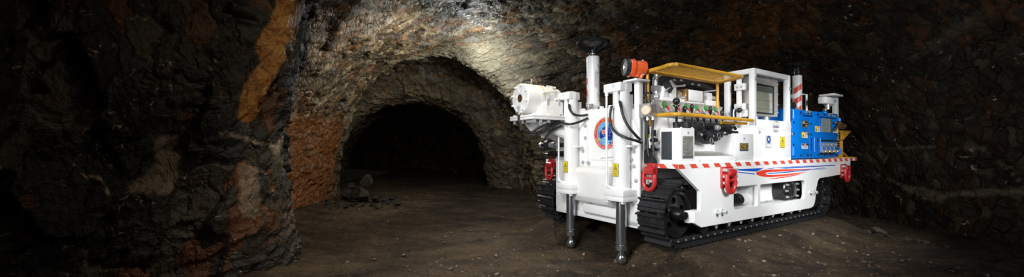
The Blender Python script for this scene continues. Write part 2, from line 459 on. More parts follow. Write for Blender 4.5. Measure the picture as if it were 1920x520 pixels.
# emblem: round badge lettered about a map
EC = Vector((FU-.004, 1.035, 1.455)); ER = .232
def efp(x, z, d=0): return EC+Vector((-d, -x*ER, z*ER))
def disc(mb, r0, r1, d, m, n=64):
    for k in range(n):
        a, b = 2*PI*k/n, 2*PI*(k+1)/n
        if r0 > 0: mb._faces([efp(r*math.cos(t), r*math.sin(t), d) for r, t in ((r0, a), (r1, a), (r1, b), (r0, b))], [(0, 1, 2, 3)], m)
        else: mb._faces([efp(0, 0, d)]+[efp(r1*math.cos(t), r1*math.sin(t), d) for t in (a, b)], [(0, 1, 2)], m)
m = MB(); m.lathe(EC+Vector((.004, 0, 0)), (-1, 0, 0), [(ER, 0), (ER, .003)], 'sign_black', 64); disc(m, .95, .985, .0012, 'sign_white')
disc(m, .75, .945, .0012, 'decal_red'); disc(m, 0, .735, .0012, 'globe_blue'); emb = m.build('emblem', rig)
m = MB()
for k in range(-3, 4):
    q = k*.19
    h = math.sqrt(max(0, .73**2-q*q))
    for i in range(12):
        s0, s1 = -h+2*h*i/12, -h+2*h*(i+1)/12
        bow = lambda t: q*(1-.25*(t/.73)**2)
        for f in (lambda t: (bow(t), t), lambda t: (t, bow(t))):
            p, q2 = f(s0), f(s1); dx, dz = q2[0]-p[0], q2[1]-p[1]; l = math.hypot(dx, dz); nx, nz = -dz/l*.007, dx/l*.007
            m._faces([efp(p[0]+nx, p[1]+nz, .002), efp(q2[0]+nx, q2[1]+nz, .002), efp(q2[0]-nx, q2[1]-nz, .002), efp(p[0]-nx, p[1]-nz, .002)], [(0, 1, 2, 3)], 'navy')
m.build('globe_grid', emb)
oz = [(-.50, .02), (-.46, .10), (-.34, .17), (-.28, .28), (-.17, .38), (-.10, .34), (-.06, .46), (.04, .50), (.12, .47), (.09, .36), (.19, .26), (.25, .30), (.29, .54), (.33, .50), (.36, .34), (.43, .24), (.50, .06), (.58, -.08), (.56, -.26), (.48, -.40), (.36, -.44), (.24, -.40), (.16, -.28), (.10, -.30), (.04, -.18), (-.10, -.18), (-.24, -.28), (-.36, -.30), (-.46, -.26), (-.48, -.12)]
m = MB(); m.prism([efp(x, z, .0025) for x, z in oz], (-.001, 0, 0), 'navy')
m.prism([efp(x, z, .0025) for x, z in ((.36, -.54), (.46, -.54), (.43, -.63), (.39, -.63))], (-.001, 0, 0), 'navy')
m.build('emblem_map', emb)
m = MB()
def bar(p, q, w, mt, d=.004):
    dx, dz = q[0]-p[0], q[1]-p[1]; l = math.hypot(dx, dz); nx, nz = -dz/l*w, dx/l*w
    m._faces([efp(p[0]+nx, p[1]+nz, d), efp(q[0]+nx, q[1]+nz, d), efp(q[0]-nx, q[1]-nz, d), efp(p[0]-nx, p[1]-nz, d)], [(3, 2, 1, 0)], mt)
fx, fz = -.14, .10
for a, b in (((-.15, .13), (.15, -.13)), ((-.15, -.13), (.15, .13)), ((-.17, 0), (.17, 0)), ((0, -.15), (0, .15))): bar((fx+a[0], fz+a[1]), (fx+b[0], fz+b[1]), .035, 'sign_white', .0038)
for a, b in (((-.15, .13), (.15, -.13)), ((-.15, -.13), (.15, .13)), ((-.17, 0), (.17, 0)), ((0, -.15), (0, .15))): bar((fx+a[0], fz+a[1]), (fx+b[0], fz+b[1]), .018, 'decal_red', .0044)
for (sx, sz, r) in ((.3, .2, .03), (.2, .06, .025), (.4, .08, .025), (.3, -.14, .03), (.34, .03, .018), (-.12, -.12, .035)):
    for k in range(3): a = k*PI/3; bar((sx-r*math.cos(a), sz-r*math.sin(a)), (sx+r*math.cos(a), sz+r*math.sin(a)), .009, 'sign_white')
m.build('emblem_flag_stars', emb)
m = MB()
bar((-.72, -.44), (-.42, -.27), .055, 'gold_ink', .003); bar((.48, .18), (.70, .36), .065, 'gold_ink', .003); bar((.60, .22), (.66, .27), .05, 'sign_black', .0034)
m.build('emblem_drill_steel', emb)
def arc_text(s, r, a0, a1, h, mt, flip=False):
    b = MB(); n = len(s)
    for i, c in enumerate(s):
        vs, fs, w = glyph(c)
        if not vs: continue
        a = a0+(a1-a0)*(i+.5)/n; er = (math.cos(a), math.sin(a)); et = (math.sin(a), -math.cos(a))
        if flip: er = (-er[0], -er[1]); et = (-et[0], -et[1])
        k = abs(a1-a0)*r/n*.92/w
        P = []
        for v in vs:
            x, z = (v.x-w/2)*k, (v.y-.34)*h
            P.append(efp(r*math.cos(a)+et[0]*x+er[0]*z, r*math.sin(a)+et[1]*x+er[1]*z, .002))
        b._faces(P, fs, mt)
    return b.build('emblem_lettering', emb)
arc_text('VALLEY LONGWALL', .85, PI*1.0, PI*.18, .18, 'gold_ink')
arc_text('SYSTEMS INTERNATIONAL', .85, PI*1.10, PI*1.88, .16, 'sign_white', True)

# ---------------------------------------------------------------- signs
def warn_sign(p, ex, nrm, w, h, parent, lines=('PINCH', 'POINT'), label='yellow pinch point warning sign'):
    ex, nrm = Vector(ex), Vector(nrm); p = Vector(p)
    b = MB(); b.prism([p, p+ex*w, p+ex*w+Z*h, p+Z*h], nrm*.002, 'sign_black')
    q = p+nrm*.0022; e = .03*w
    b.prism([q+ex*e+Z*e, q+ex*(w-e)+Z*e, q+ex*(w-e)+Z*(h-e), q+ex*e+Z*(h-e)], nrm*.0005, 'sign_yellow')
    q = p+nrm*.0032; c = q+ex*w/2
    tri = lambda k: [c+ex*(-.36*w*k)+Z*(h*.66-.15*h*k), c+ex*(.36*w*k)+Z*(h*.66-.15*h*k), c+Z*(h*.66+.27*h*k)]
    b.prism(tri(1), nrm*.0003, 'sign_black'); b.prism([v+nrm*.0005 for v in tri(.72)], nrm*.0003, 'sign_yellow')
    b.prism([c+nrm*.001+ex*(-.12*w)+Z*h*.60, c+nrm*.001+ex*(.14*w)+Z*h*.60, c+nrm*.001+ex*.04*w+Z*h*.72, c+nrm*.001-ex*.03*w+Z*h*.72], nrm*.0003, 'sign_black')
    for i, s in enumerate(lines):
        text(b, s, q+ex*w/2+Z*(h*(.32-.19*i)), ex, Z, h*.19, 'sign_black', width=w*.8)
    b.prism([q+ex*w*.12+Z*h*.05, q+ex*w*.88+Z*h*.05, q+ex*w*.88+Z*h*.075, q+ex*w*.12+Z*h*.075], nrm*.0003, 'sign_black')
    return b.build('warning_sign', parent, label=label)

# ---------------------------------------------------------------- front stabiliser jacks
def jack(w):
    u = -.60; TR, RR = .106, .068
    b = MB(); b.cyl((u, w, .70), (u, w, 2.06), TR, 'white_paint', 36)
    b.lathe((u, w, 1.99), Z, [(TR, 0), (TR+.004, .0), (TR+.004, .07), (TR-.03, .105), (0, .105)], 'white_paint', 36)
    b.lathe((u, w, .695), Z, [(TR+.02, 0), (TR+.02, .03), (TR, .05)], 'white_paint', 36)
    b.box((u+.02, w-.05, .75), (FU+.02, w+.05, 1.95), 'white_paint', .006)
    j = b.build('stabilizer_jack', rig)
    b = MB(); b.box((u-.125, w-.10, 1.975), (u+.09, w+.19, 2.085), 'white_paint', .008)
    b.cyl((u-.1255, w+.02, 2.045), (u-.12, w+.02, 2.045), .022, 'grey_paint', 14); b.build('jack_cap', j)
    b = MB(); b.box((u-.15, w-.165, .575), (u+.14, w+.165, .635), 'white_paint', .006); b.box((u-.15, w-.165, .637), (u+.14, w+.165, .72), 'white_paint', .006)
    for dx in (-.11, .10):
        for dy in (-.125, .125): b.cyl((u+dx, w+dy, .575), (u+dx, w+dy, .55), .026, 'white_paint', 6)
    b.build('jack_base_block', j)
    b = MB(); b.cyl((u, w, .02), (u, w, .60), RR, 'chrome', 36); b.lathe((u, w, .0), Z, [(RR*.9, 0), (RR+.003, .008), (RR+.003, .03), (RR, .034)], 'chrome', 36); b.build('piston_rod', j)
    b = MB(); b.lathe((u, w, -.25), Z, [(.001, 0), (.03, .005), (.05, .02), (.062, .05), (.062, .085), (.05, .115), (.036, .13), (.034, .17), (.06, .18), (.066, .195), (.066, .25), (.06, .255)], 'chrome', 30)
    b.lathe((u, w, -.065), Z, [(.072, 0), (.072, .05)], 'chrome', 8); b.build('ball_foot', j)
    b = MB(); pu, pw = u-.13, w+.13
    b.cyl((pu, pw, .78), (pu, pw, 1.975), .014, 'white_paint', 12); b.cyl((pu, pw, 1.93), (pu, pw, 1.975), .022, 'white_paint', 10); b.cyl((pu, pw, .76), (pu, pw, .80), .024, 'white_paint', 10)
    b.tube([(pu, pw, .77), (pu+.03, pw-.03, .74), (u, w, .74)], .016, 'white_paint', 8, smooth=False); b.build('feed_pipe', j)
    b = MB(); b.box((u-.02, w-.165, 1.26), (u+.14, w-.09, 1.285), 'white_paint', .006); b.build('side_bracket', j)
    # warning sign wrapped on tube face
    warn_sign((u-TR-.002, w+.045, .885), (0, -1, 0), (-1, 0, 0), .095, .17, j)
    b = MB(); p = Vector((u-.10, w-.045, 1.985))                     # hose fitting
    b.cyl(p, p-Z*.05, .020, 'zinc', 6); b.cyl(p-Z*.05, p-Z*.15, .014, 'zinc', 12); b.build('hose_fitting', j)
    return j
jack(.62); jack(1.60)

def hose(pts, r=.017, m='black_rubber', name='hydraulic_hose'):
    b = MB(); b.tube(pts, r, m, 10); return b.build(name, rig)
def P(x, y, u): return onu(x, y, u)
hose([P(1162, 190, -.71), P(1165, 205, -.73), P(1170, 222, -.72), P(1180, 240, -.68), P(1192, 254, -.6), P(1200, 262, -.5)])
hose([P(1147, 199, -.76), P(1144, 215, -.78), P(1146, 236, -.78), P(1157, 250, -.77), P(1175, 259, -.72), P(1192, 264, -.62), P(1202, 268, -.5)], .017)
hose([P(1067, 196, -.71), P(1069, 207, -.72), P(1077, 215, -.68), P(1090, 217, -.55), P(1102, 215, -.48)])
hose([P(1052, 216, -.75), P(1051, 225, -.78), P(1056, 231, -.78), P(1070, 233, -.76), P(1086, 229, -.62), P(1102, 222, -.48)])
Q_ = lambda x, y, w: onw(x, y, w)
hose([Q_(975, 228, 1.60), Q_(979, 240, 1.58), Q_(990, 249, 1.56), Q_(1004, 249, 1.56), Q_(1020, 242, 1.6), Q_(1036, 234, 1.66), P(1052, 224, -.76)])
hose([Q_(996, 249, 1.60), Q_(1010, 240, 1.60), Q_(1030, 231, 1.64), P(1050, 221, -.76)], .02)
hose([Q_(1021, 262, 1.62), Q_(1028, 252, 1.62), Q_(1040, 243, 1.66), P(1054, 236, -.75)], .02)
hose([Q_(1006, 251, 1.58), Q_(1020, 248, 1.60), Q_(1034, 238, 1.64), P(1052, 229, -.75)], .02)

# ---------------------------------------------------------------- front roof jack
mu, mw = -.10, 1.645
b = MB(); b.cyl((mu, mw, 1.92), (mu, mw, 2.70), .101, 'white_paint', 36, ch=.006)
b.lathe((mu, mw, 1.80), Z, [(.13, 0), (.13, .04), (.085, .045), (.085, .10), (.112, .10), (.112, .17), (.101, .175)], 'white_paint', 32)
b.box((mu-.3, mw-.35, 1.775), (mu+.3, mw+.3, 1.80), 'white_paint', .008)
for dx in (-.2, .2): b.box((mu+dx-.03, mw-.02-.2, 1.80), (mu+dx+.03, mw-.16, 1.84), 'white_paint', .004)
rj = b.build('roof_jack', rig)
b = MB(); b.cyl((mu, mw, 2.68), (mu, mw, 2.80), .045, 'zinc', 24); b.lathe((mu, mw, 2.70), Z, [(.06, 0), (.06, .03)], 'black_paint', 20); b.build('jack_rod', rj)
def head(c, r, parent, spikes, flat=1.0, tilt=0.0):
    b = MB(); c = Vector(c)
    b.lathe(c, Z, [(.04, -.05), (.075, -.05), (.075, .0), (.12, .02), (r*.72, .03), (r*.97, .085), (r, .10), (r*.985, .135), (r*.8, .155), (0, .16)], 'black_paint', 48)
    for k in range(8):
        a = 2*PI*k/8+.2; d = Vector((math.cos(a), math.sin(a), 0)); s = d.cross(Z)*.01
        b.prism([c+d*.07+s+Z*(-.045), c+d*r*.75+s+Z*.035, c+d*.07+s+Z*.06], -s*2, 'black_paint')
    for k in range(spikes):
        a = 2*PI*k/spikes+.5; q = c+Vector((math.cos(a), math.sin(a), 0))*r*.8+Z*.14
        b.cyl(q, q+Z*.08, .022, 'black_paint', 12, r2=.014)
    b.bm.transform(Matrix.Translation(c) @ Matrix.Rotation(tilt, 4, 'Y') @ Matrix.Diagonal((1, 1, flat, 1)) @ Matrix.Translation(-c))
    return b.build('head_plate', parent)
head((mu, mw, 2.80), .265, rj, 0)
b = MB(); p, q = onu(1115.5, 133, mu-.1), onu(1115.5, 161, mu-.1)
b.tube([p+X*.05, p-X*.02, q-X*.02, q+X*.05], .011, 'white_paint', 8, smooth=False); b.build('grab_handle', rj)
b = MB()
for z in (2.14, 2.32):
    n = 8
    for k in range(n):
        a0, a1 = math.radians(100+70*k/n), math.radians(100+70*(k+1)/n); r = .1025
        dz0, dz1 = .07*k/n, .07*(k+1)/n
        V = lambda a, zz: (mu+r*math.cos(a), mw+r*math.sin(a), zz)
        b._faces([V(a0, z-dz0), V(a1, z-dz1), V(a1, z+.10-dz1), V(a0, z+.10-dz0)], [(0, 1, 2, 3)], 'tape_red')
b.build('reflective_tape', rj)
for z in (2.10, 2.56):
    b = MB(); b.bolt((mu, mw+.10, z), (0, 1, 0), .015, .03); b.bolt((mu, mw-.10, z), (0, -1, 0), .015, .03); b.build('clamp_bolt', rj)
b = MB(); p = onu(1104, 198, mu-.16); b.cyl(p-Z*.12, p, .02, 'zinc', 10); b.cyl(p-Z*.06, p-Z*.03, .03, 'zinc', 6); b.cyl(p, p+Vector((0, -.08, 0)), .022, 'zinc', 10); b.ball(p, .028, 'zinc', 10)
b.tube([p-Z*.02, p-Z*.08+Y_*.05, p-Z*.12+Y_*.15], .012, 'zinc', 8); b.build('hose_fitting', rj)

# ---------------------------------------------------------------- drill motor on its bracket
dw = 1.92
cF = onw(977, 185, dw); cB = onw(1040, 187, dw); dz = cF.z
ax0, ax1 = cF.x, cB.x; mR = .222
cc = Vector((ax0, dw, dz)); Lm = ax1-ax0
b = MB(); b.lathe(cc, X, [(.052, .2), (.052, -.02), (mR-.012, -.02), (mR, -.008), (mR, .20), (mR-.006, .205), (mR, .21), (mR, .36), (mR-.012, .37), (mR-.012, Lm*.78), (mR-.03, Lm*.80), (mR-.03, Lm)], 'white_plastic', 56)
dm = b.build('drill_motor', rig)
b = MB(); b.lathe(cc-X*.021, X, [(.045, .10), (.062, .0), (.085, -.004), (.09, .0), (.09, .004)], 'white_plastic', 40, cap=False); b.build('spindle_collar', dm)
b = MB(); b.lathe(cc-X*.022, X, [(.05, .0), (.05, .20), (.001, .20)], 'copper', 30, cap=False); b.lathe(cc-X*.024, X, [(.061, 0), (.055, -.002), (.05, 0)], 'brass', 30, cap=False); b.build('spindle_bore', dm)
for k in range(8):
    a = 2*PI*k/8+.25; q = cc+Vector((-.02, math.cos(a)*mR*.87, math.sin(a)*mR*.87))
    b = MB(); b.cyl(q, q-X*.035, .015, 'white_plastic', 10); b.build('face_stud', dm)
for k in range(6):
    a = 2*PI*k/6+.25; q = cc+Vector((-.02, math.cos(a)*.115, math.sin(a)*.115)); b = MB(); b.cyl(q, q-X*.012, .012, 'white_plastic', 8); b.build('face_stud', dm)
for k in range(12):
    a = 2*PI*k/12; q = cc+Vector((Lm*.80, math.cos(a)*(mR+.0), math.sin(a)*(mR+.0))); b = MB(); b.cyl(q-X*.03, q+X*.05, .016, 'white_plastic', 10); b.build('flange_stud', dm)
b = MB(); b.lathe(cc+X*.275, X, [(mR+.0008, 0), (mR+.0008, .014)], 'gold_ink', 48); b.build('seam_band', dm)
b = MB(); a = math.radians(-125); o_ = cc+Vector((0, math.cos(a)*mR, math.sin(-a)*mR))
h0, h1 = onw(1016, 174, dw-mR*.85), onw(1040, 172, dw-mR*.85)
b.tube([h0+Vector((0, .08, -.02)), h0+Vector((0, -.03, 0)), h1+Vector((0, -.03, 0)), h1+Vector((0, .08, -.02))], .016, 'white_plastic', 10, smooth=False); b.build('grab_handle', dm)
b = MB(); bz = dz-mR-.03
b.prism([(ax0+.20, dw-mR-.02, bz), (ax0+.20, dw-mR-.02, bz+.13), (ax0+.29, dw-mR-.02, bz+.21), (ax1-.03, dw-mR-.02, bz+.21), (ax1-.03, dw-mR-.02, bz)], (0, 2*mR+.04, 0), 'white_plastic', .008)
b.build('saddle', dm)
for du in (.30, ax1-ax0-.12):
    b = MB(); q = Vector((ax0+du, dw-mR-.035, bz+.21)); b.cyl(q-Z*.05, q+Z*.04, .014, 'zinc', 8); b.cyl(q, q+Z*.02, .024, 'zinc', 6); b.build('clamp_bolt', dm)
b = MB(); b.box((ax0-.02, dw-mR-.10, bz-.07), (ax1+.05, dw+mR+.06, bz-.035), 'white_plastic', .006); b.box((ax0-.02, dw-mR-.10, bz-.033), (ax1+.05, dw+mR+.06, bz), 'white_plastic', .006)
b.build('base_plate', dm)
for q in ((ax0+.03, dw-mR-.06), (ax0+.03, dw+.02), (ax0+.03, dw+mR), (ax0+.15, dw-mR-.06), (ax0+.30, dw-mR-.06)):
    b = MB(); b.cyl((q[0], q[1], bz-.12), (q[0], q[1], bz-.07), .022, 'zinc', 8); b.cyl((q[0], q[1], bz), (q[0], q[1], bz+.018), .02, 'white_plastic', 6); b.build('base_bolt', dm)
b = MB()                                       # gusseted bracket back to the body
for wq in (dw-mR-.02, dw+.10):
    b.prism([(ax0+.12, wq, bz-.07), (ax1+.1, wq, bz-.07), (FU, wq, bz-.07), (FU, wq, bz-.48), (FU-.10, wq, bz-.36), (ax0+.25, wq, bz-.22)], (0, .03, 0), 'white_plastic')
b.box((ax0+.12, dw-mR-.02, bz-.10), (FU+.05, dw+.13, bz-.07), 'white_plastic', .004)
b.prism([(ax0+.25, dw-mR-.02, bz-.22), (ax0+.27, dw-mR-.02, bz-.20), (FU-.08, dw-mR-.02, bz-.34), (FU-.10, dw-mR-.02, bz-.37)], (0, .35, 0), 'white_plastic')
for k in range(6): b.bolt((ax0+.3+.09*k, dw-mR-.02, bz-.11-.01*k), (0, -1, 0), .008, .006)
b.build('support_bracket', dm)
b = MB(); q = onw(996, 157, dw); b.cyl(q-Z*.03, q+Z*.035, .016, 'zinc', 10); b.cyl(q+Z*.0, q+Z*.02, .024, 'zinc', 6); b.ball(q+Z*.045, .022, 'zinc', 10)
b.tube([q+Z*.045, q+Z*.05-X*.06, q+Z*.03-X*.12+Y_*.02, q-Z*.03-X*.15+Y_*.06], .016, 'black_rubber', 8); b.build('hose_elbow', dm)
b = MB(); q = onu(973, 200, ax0-.03); b.cyl(q, q-Z*.12, .016, 'zinc', 10); b.cyl(q, q-Z*.04, .025, 'zinc', 6); b.tube([q-Z*.12, q-Z*.2, q-Z*.28-Y_*.04, q-Z*.36-Y_*.06], .02, 'black_rubber', 10); b.build('drain_hose', dm)

# valves on the far shoulder of the body
b = MB(); q0, q1 = onu(1015, 272, -.62), onu(1056, 272, -.62)
b.cyl(q0, q1, .035, 'black_steel', 16); b.cyl(q0-Y_*-.02, q0-Y_*.02, .045, 'zinc', 6)
for f, r in ((.35, .085), (.5, .05), (.62, .055), (.8, .045)):
    c = q0.lerp(q1, f); b.cyl(c+Y_*.035, c-Y_*.035, r, 'black_steel' if f < .5 else 'zinc', 12)
b.build('shut_off_valve', rig)
b = MB(); q0, q1 = onu(1020, 289, -.60), onu(1057, 289, -.60)
b.cyl(q0, q1, .016, 'black_paint', 10); b.cyl(q0.lerp(q1, .3), q1, .045, 'black_paint', 16); b.ball(q0, .028, 'black_paint', 10); b.build('gas_strut', rig)
b = MB(); q0 = onu(1030, 257, -.5); b.box(q0+Vector((-.1, -.1, -.02)), q0+Vector((.05, .1, .02)), 'white_paint', .005); b.cyl(q0+Vector((-.06, .06, .02)), q0+Vector((-.06, .06, .08)), .025, 'zinc', 8); b.build('valve_bracket', rig)
b = MB(); b.prism([onu(1044, 232, -.50), onu(1057, 222, -.50), onu(1057, 262, -.50)], (.03, 0, 0), 'white_paint'); b.build('gusset', rig)

# ---------------------------------------------------------------- work lamp on its post
pu, pw = -.42, .49
b = MB(); b.box((pu-.04, pw-.04, .98), (pu+.04, pw+.04, 2.10), 'white_paint', .006)
b.box((pu-.16, pw-.10, 2.10), (pu+.10, pw+.12, 2.125), 'white_paint', .006)
b.box((pu-.01, pw-.02, 1.0), (FU+.05, pw+.02, 1.05), 'white_paint', .004)
b.cyl((pu-.10, pw+.06, 2.05), (pu-.10, pw+.06, 2.10), .022, 'zinc', 6); post = b.build('lamp_post', rig)
b = MB(); b.box((pu+.05, pw+.02, 1.0), (pu+.09, pw+.07, 2.0), 'white_paint', .004); b.cyl((pu+.07, pw-.05, 1.1), (pu+.07, pw-.05, 2.15), .012, 'black_rubber', 8); b.build('cable_channel', post)
lc = Vector((pu, pw, 2.275)); ld = Vector((-.82, .46, .05)).normalized()   # lamp axis
lf = lc+ld*.15
b = MB(); b.lathe(lf, -ld, [(.11, .02), (.125, .05), (.125, .10), (.112, .17), (.105, .18), (.105, .34), (.098, .355), (0, .36)], 'orange_paint', 36)
side = ld.cross(Z).normalized(); upv = side.cross(ld).normalized()
for k in range(14):                             # cooling fins behind the bezel
    a = PI*1.05+PI*.95*k/13 if k < 14 else 0
    d = side*math.cos(a)+upv*math.sin(a)
    b.prism([lf-ld*.10+d*.10, lf-ld*.175+d*.10, lf-ld*.165+d*.122, lf-ld*.10+d*.130], d.cross(ld)*.008, 'orange_paint')
b.lathe(lf, -ld, [(.127, .13), (.1275, .133), (.127, .136)], 'orange_paint', 36)
lamp = b.build('work_lamp', rig)
b = MB(); b.lathe(lf, -ld, [(.095, -.012), (.118, -.016), (.132, -.004), (.134, .05), (.126, .06)], 'black_rubber', 40, cap=False); b.build('lamp_bezel', lamp)
b = MB(); b.lathe(lf, -ld, [(.0, -.010), (.05, -.008), (.097, .0), (.10, .02)], 'lens', 36); b.build('lamp_lens', lamp)
b = MB(); q = lc-ld*.05
b.prism([q+side*.05-upv*.09, q-side*.05-upv*.09, q-side*.04-upv*.14, q+side*.04-upv*.14], -ld*.03, 'orange_paint')
b.prism([q+ld*.14-upv*.125, q+ld*.02-upv*.09, q-ld*.03-upv*.09, q-ld*.04-upv*.135], side*.03, 'orange_paint')
b.prism([q+ld*.14-upv*.125, q+ld*.02-upv*.09, q-ld*.03-upv*.09, q-ld*.04-upv*.135], side*-.03, 'orange_paint')
b.cyl(q-ld*.09-upv*.08, q-ld*.09-upv*.15, .03, 'orange_paint', 14); b.cyl(q+ld*.02-upv*.10, q+ld*.02-upv*.148, .02, 'black_paint', 10)
b.cyl(lf-ld*.07-upv*.115-side*.0, lf-ld*.07-upv*.145, .024, 'orange_paint', 12); b.build('lamp_bracket', lamp)
for k in (0, 1):
    b = MB(); d = (upv if k == 0 else -side*.3-upv).normalized(); q = lf-ld*.31+d*.1; b.cyl(q, q+d*.02, .02, 'zinc', 8); b.build('lamp_screw', lamp)
b = MB(); q = lc-ld*.14-upv*.15; b.cyl(q+Z*.03, q-Z*.0, .016, 'zinc', 8); b.tube([q, q-Z*.1, q-Z*.2, q-Z*.28+X*.03], .010, 'black_rubber', 8); b.build('lamp_cable', lamp)

pv = lc-upv*.15
lamp.matrix_basis = Matrix.Translation(pv+Vector((.05, -.01, .028))) @ Matrix.Scale(.88, 4) @ Matrix.Scale(.72, 4, ld) @ Matrix.Translation(-pv)
# junction box beside the post
jb0, jb1 = onu(1197, 222, pu-.03), onu(1217, 194, pu-.03)
b = MB(); b.box((pu-.06, jb1.y-.03, jb0.z+.01), (pu+.08, jb0.y-.03, jb1.z), 'stainless', .008)
jb = b.build('junction_box', rig); jc = Vector((pu-.06, (jb0.y+jb1.y)/2-.06, (jb0.z+jb1.z)/2))
b = MB(); q = jc+Vector((.0, -.02, 0)); b.lathe(q, (-1, -.25, 0), [(.058, 0), (.055, .05), (.0, .052)], 'cream', 24); b.lathe(q, (-1, -.25, 0), [(.062, 0), (.062, .03)], 'stainless', 24); b.build('cover_cap', jb)
for dy in (-.08, .06):
    for dz_ in (-.08, .08): b = MB(); b.bolt(Vector((pu-.06, jc.y+dy, jc.z+dz_)), (-1, 0, 0), .01, .01); b.build('box_screw', jb)
for k, dy in enumerate((-.05, .03)):
    b = MB(); q = Vector((pu+.01, jc.y+dy, jb0.z+.01)); b.cyl(q, q-Z*.04, .022, 'zinc', 8)
    b.tube([q-Z*.04, q-Z*.2+Y_*.01, q-Z*.34+Y_*-.0, q-Z*.46-Y_*.01, q-Z*.50-Y_*.03], .014, 'black_rubber', 8); b.build('cable', jb)
b = MB(); q = Vector((pu, jc.y, jb1.z)); b.cyl(q, q+Z*.05, .024, 'black_rubber', 10); b.tube([q+Z*.05, q+Z*.12-Y_*.01, q+Z*.14+Y_*.04, q+Z*.10+Y_*.08], .012, 'black_rubber', 8); b.build('cable', jb)

# ---------------------------------------------------------------- yellow guards
CZ = 2.25
iu0, iu1, iw = -.29, 1.33, .455
b = MB(); r = .024
b.tube([(iu0, iw, CZ), (iu1, iw, CZ)], r, 'yellow_paint', 12)
b.tube([(iu0, iw, CZ), (iu0-.05, .20, CZ), (iu0-.09, .09, CZ), (iu0-.05, .02, CZ), (iu0+.1, .0, CZ), (1.14, 0, CZ)], r, 'yellow_paint', 12, n=5)
b.tube([(iu1, iw, CZ), (1.18, .03, CZ), (1.14, 0, CZ)], r, 'yellow_paint', 12, smooth=False)
can = b.build('overhead_guard', rig)
b = MB()                                        # expanded metal infill
def edge_u(w): t = w/iw; return iu0-.09+.09*t+.02, 1.15+(iu1-1.15)*t
pit, rows = .062, 12
for j in range(rows):
    w_a = .015+(iw-.03)*j/rows; w_b = .015+(iw-.03)*(j+1)/rows
    ua, ub = edge_u((w_a+w_b)/2); ph = (j % 2)*pit/2
    x = ua+ph-pit
    while x < ub:
        for x0, x1 in ((x, x+pit/2), (x+pit, x+pit/2)):
            if min(x0, x1) > ua and max(x0, x1) < ub:
                p, q = Vector((x0, w_a, CZ)), Vector((x1, w_b, CZ+.004))
                t = (q-p).normalized(); s = t.cross(Z)*.0028
                b.prism([p+s, p-s, q-s, q+s], Z*.004, 'yellow_paint')
        x += pit
b.build('mesh_panel', can)
for (u, w, z0) in ((iu0, iw, 1.66), (iu1, iw, 1.80)):
    b = MB(); b.cyl((u, w, z0), (u, w, CZ), .022, 'yellow_paint', 14); b.build('guard_post', can)
b = MB(); q = onw(1364, 141, .2); b.box((1.22, .10, CZ+.004), (1.33, .22, CZ+.012), 'zinc', .002); b.build('guard_clamp', can)
RZ = 1.657
b = MB()
b.tube([(iu0-.02, iw+.02, RZ+.005), (iu0-.03, .12, RZ+.005), (-.30, .02, RZ), (-.20, .0, RZ), (.1, 0, RZ), (1.42, 0, RZ-.01)], .026, 'yellow_paint', 12, n=5)
b.tube([(1.42, .08, RZ-.05), (.9, .16, RZ-.05)], .022, 'yellow_paint', 12)
b.box((iu0-.03, iw-.06, RZ-.13), (iu0+.03, iw-.04, RZ), 'yellow_paint', .004)
b.build('hand_rail', rig)

# ---------------------------------------------------------------- gauge panel
gA, gB = onw(1222, 186, .46), onw(1352, 221, .46)
gp = [Vector((-.24, .47, 1.90)), Vector((1.44, .47, 1.90)), Vector((1.52, .40, 1.69)), Vector((-.14, .40, 1.69))]
b = MB(); b.prism(gp, (0, .10, 0), 'stainless', .006)
b.box((-.14, .42, 1.665), (1.52, .50, 1.69), 'stainless', .004)
panel = b.build('gauge_panel', rig)
pn = (gp[1]-gp[0]).cross(gp[3]-gp[0]).normalized()
if pn.y > 0: pn = -pn
pup = pn.cross(X).normalized()
if pup.z < 0: pup = -pup
for i, (gx, gy) in enumerate(((1248, 203.5), (1268.5, 205), (1287, 206), (1306, 207.5), (1323.5, 209), (1341, 211))):
    c = onw(gx, gy, .43); c.x = .03+.238*i
    c = Vector((c.x, .40+.07*(1.795-1.69)/.21, 1.795))
    b = MB(); R = .088
    b.lathe(c+pn*.0, pn, [(R, 0), (R, .022), (R*.96, .030), (R*.86, .028), (R*.83, .016)], 'stainless', 36)
    g = b.build('pressure_gauge', panel)
    b = MB(); d = c+pn*.017
    def sector(a0, a1, mt, n=16):
        pts = [d]+[d+(X*math.cos(a0+(a1-a0)*k/n)+pup*math.sin(a0+(a1-a0)*k/n))*R*.83 for k in range(n+1)]
        b.prism(pts, pn*.002, mt)
    k0 = 26 if i == 0 else 12; sector(math.radians(k0), math.radians(212), 'gauge_green'); sector(math.radians(-56), math.radians(k0), 'gauge_red'); sector(math.radians(212), math.radians(304), 'gauge_grey')
    b.build('dial', g)
    b = MB(); a = math.radians(60+17*i); t = X*math.cos(a)+pup*math.sin(a); s = t.cross(pn)*.004
    b.prism([d+pn*.004-s-t*.015, d+pn*.004+s-t*.015, d+pn*.004+t*R*.7], pn*.002, 'sign_black'); b.cyl(d+pn*.003, d+pn*.009, .010, 'sign_black', 12); b.build('needle', g)
for q in (-.19, .63, 1.44): 
    b = MB(); b.bolt(Vector((q+.02, .465, 1.87))+pn*.004, pn, .010, .008); b.build('panel_screw', panel)

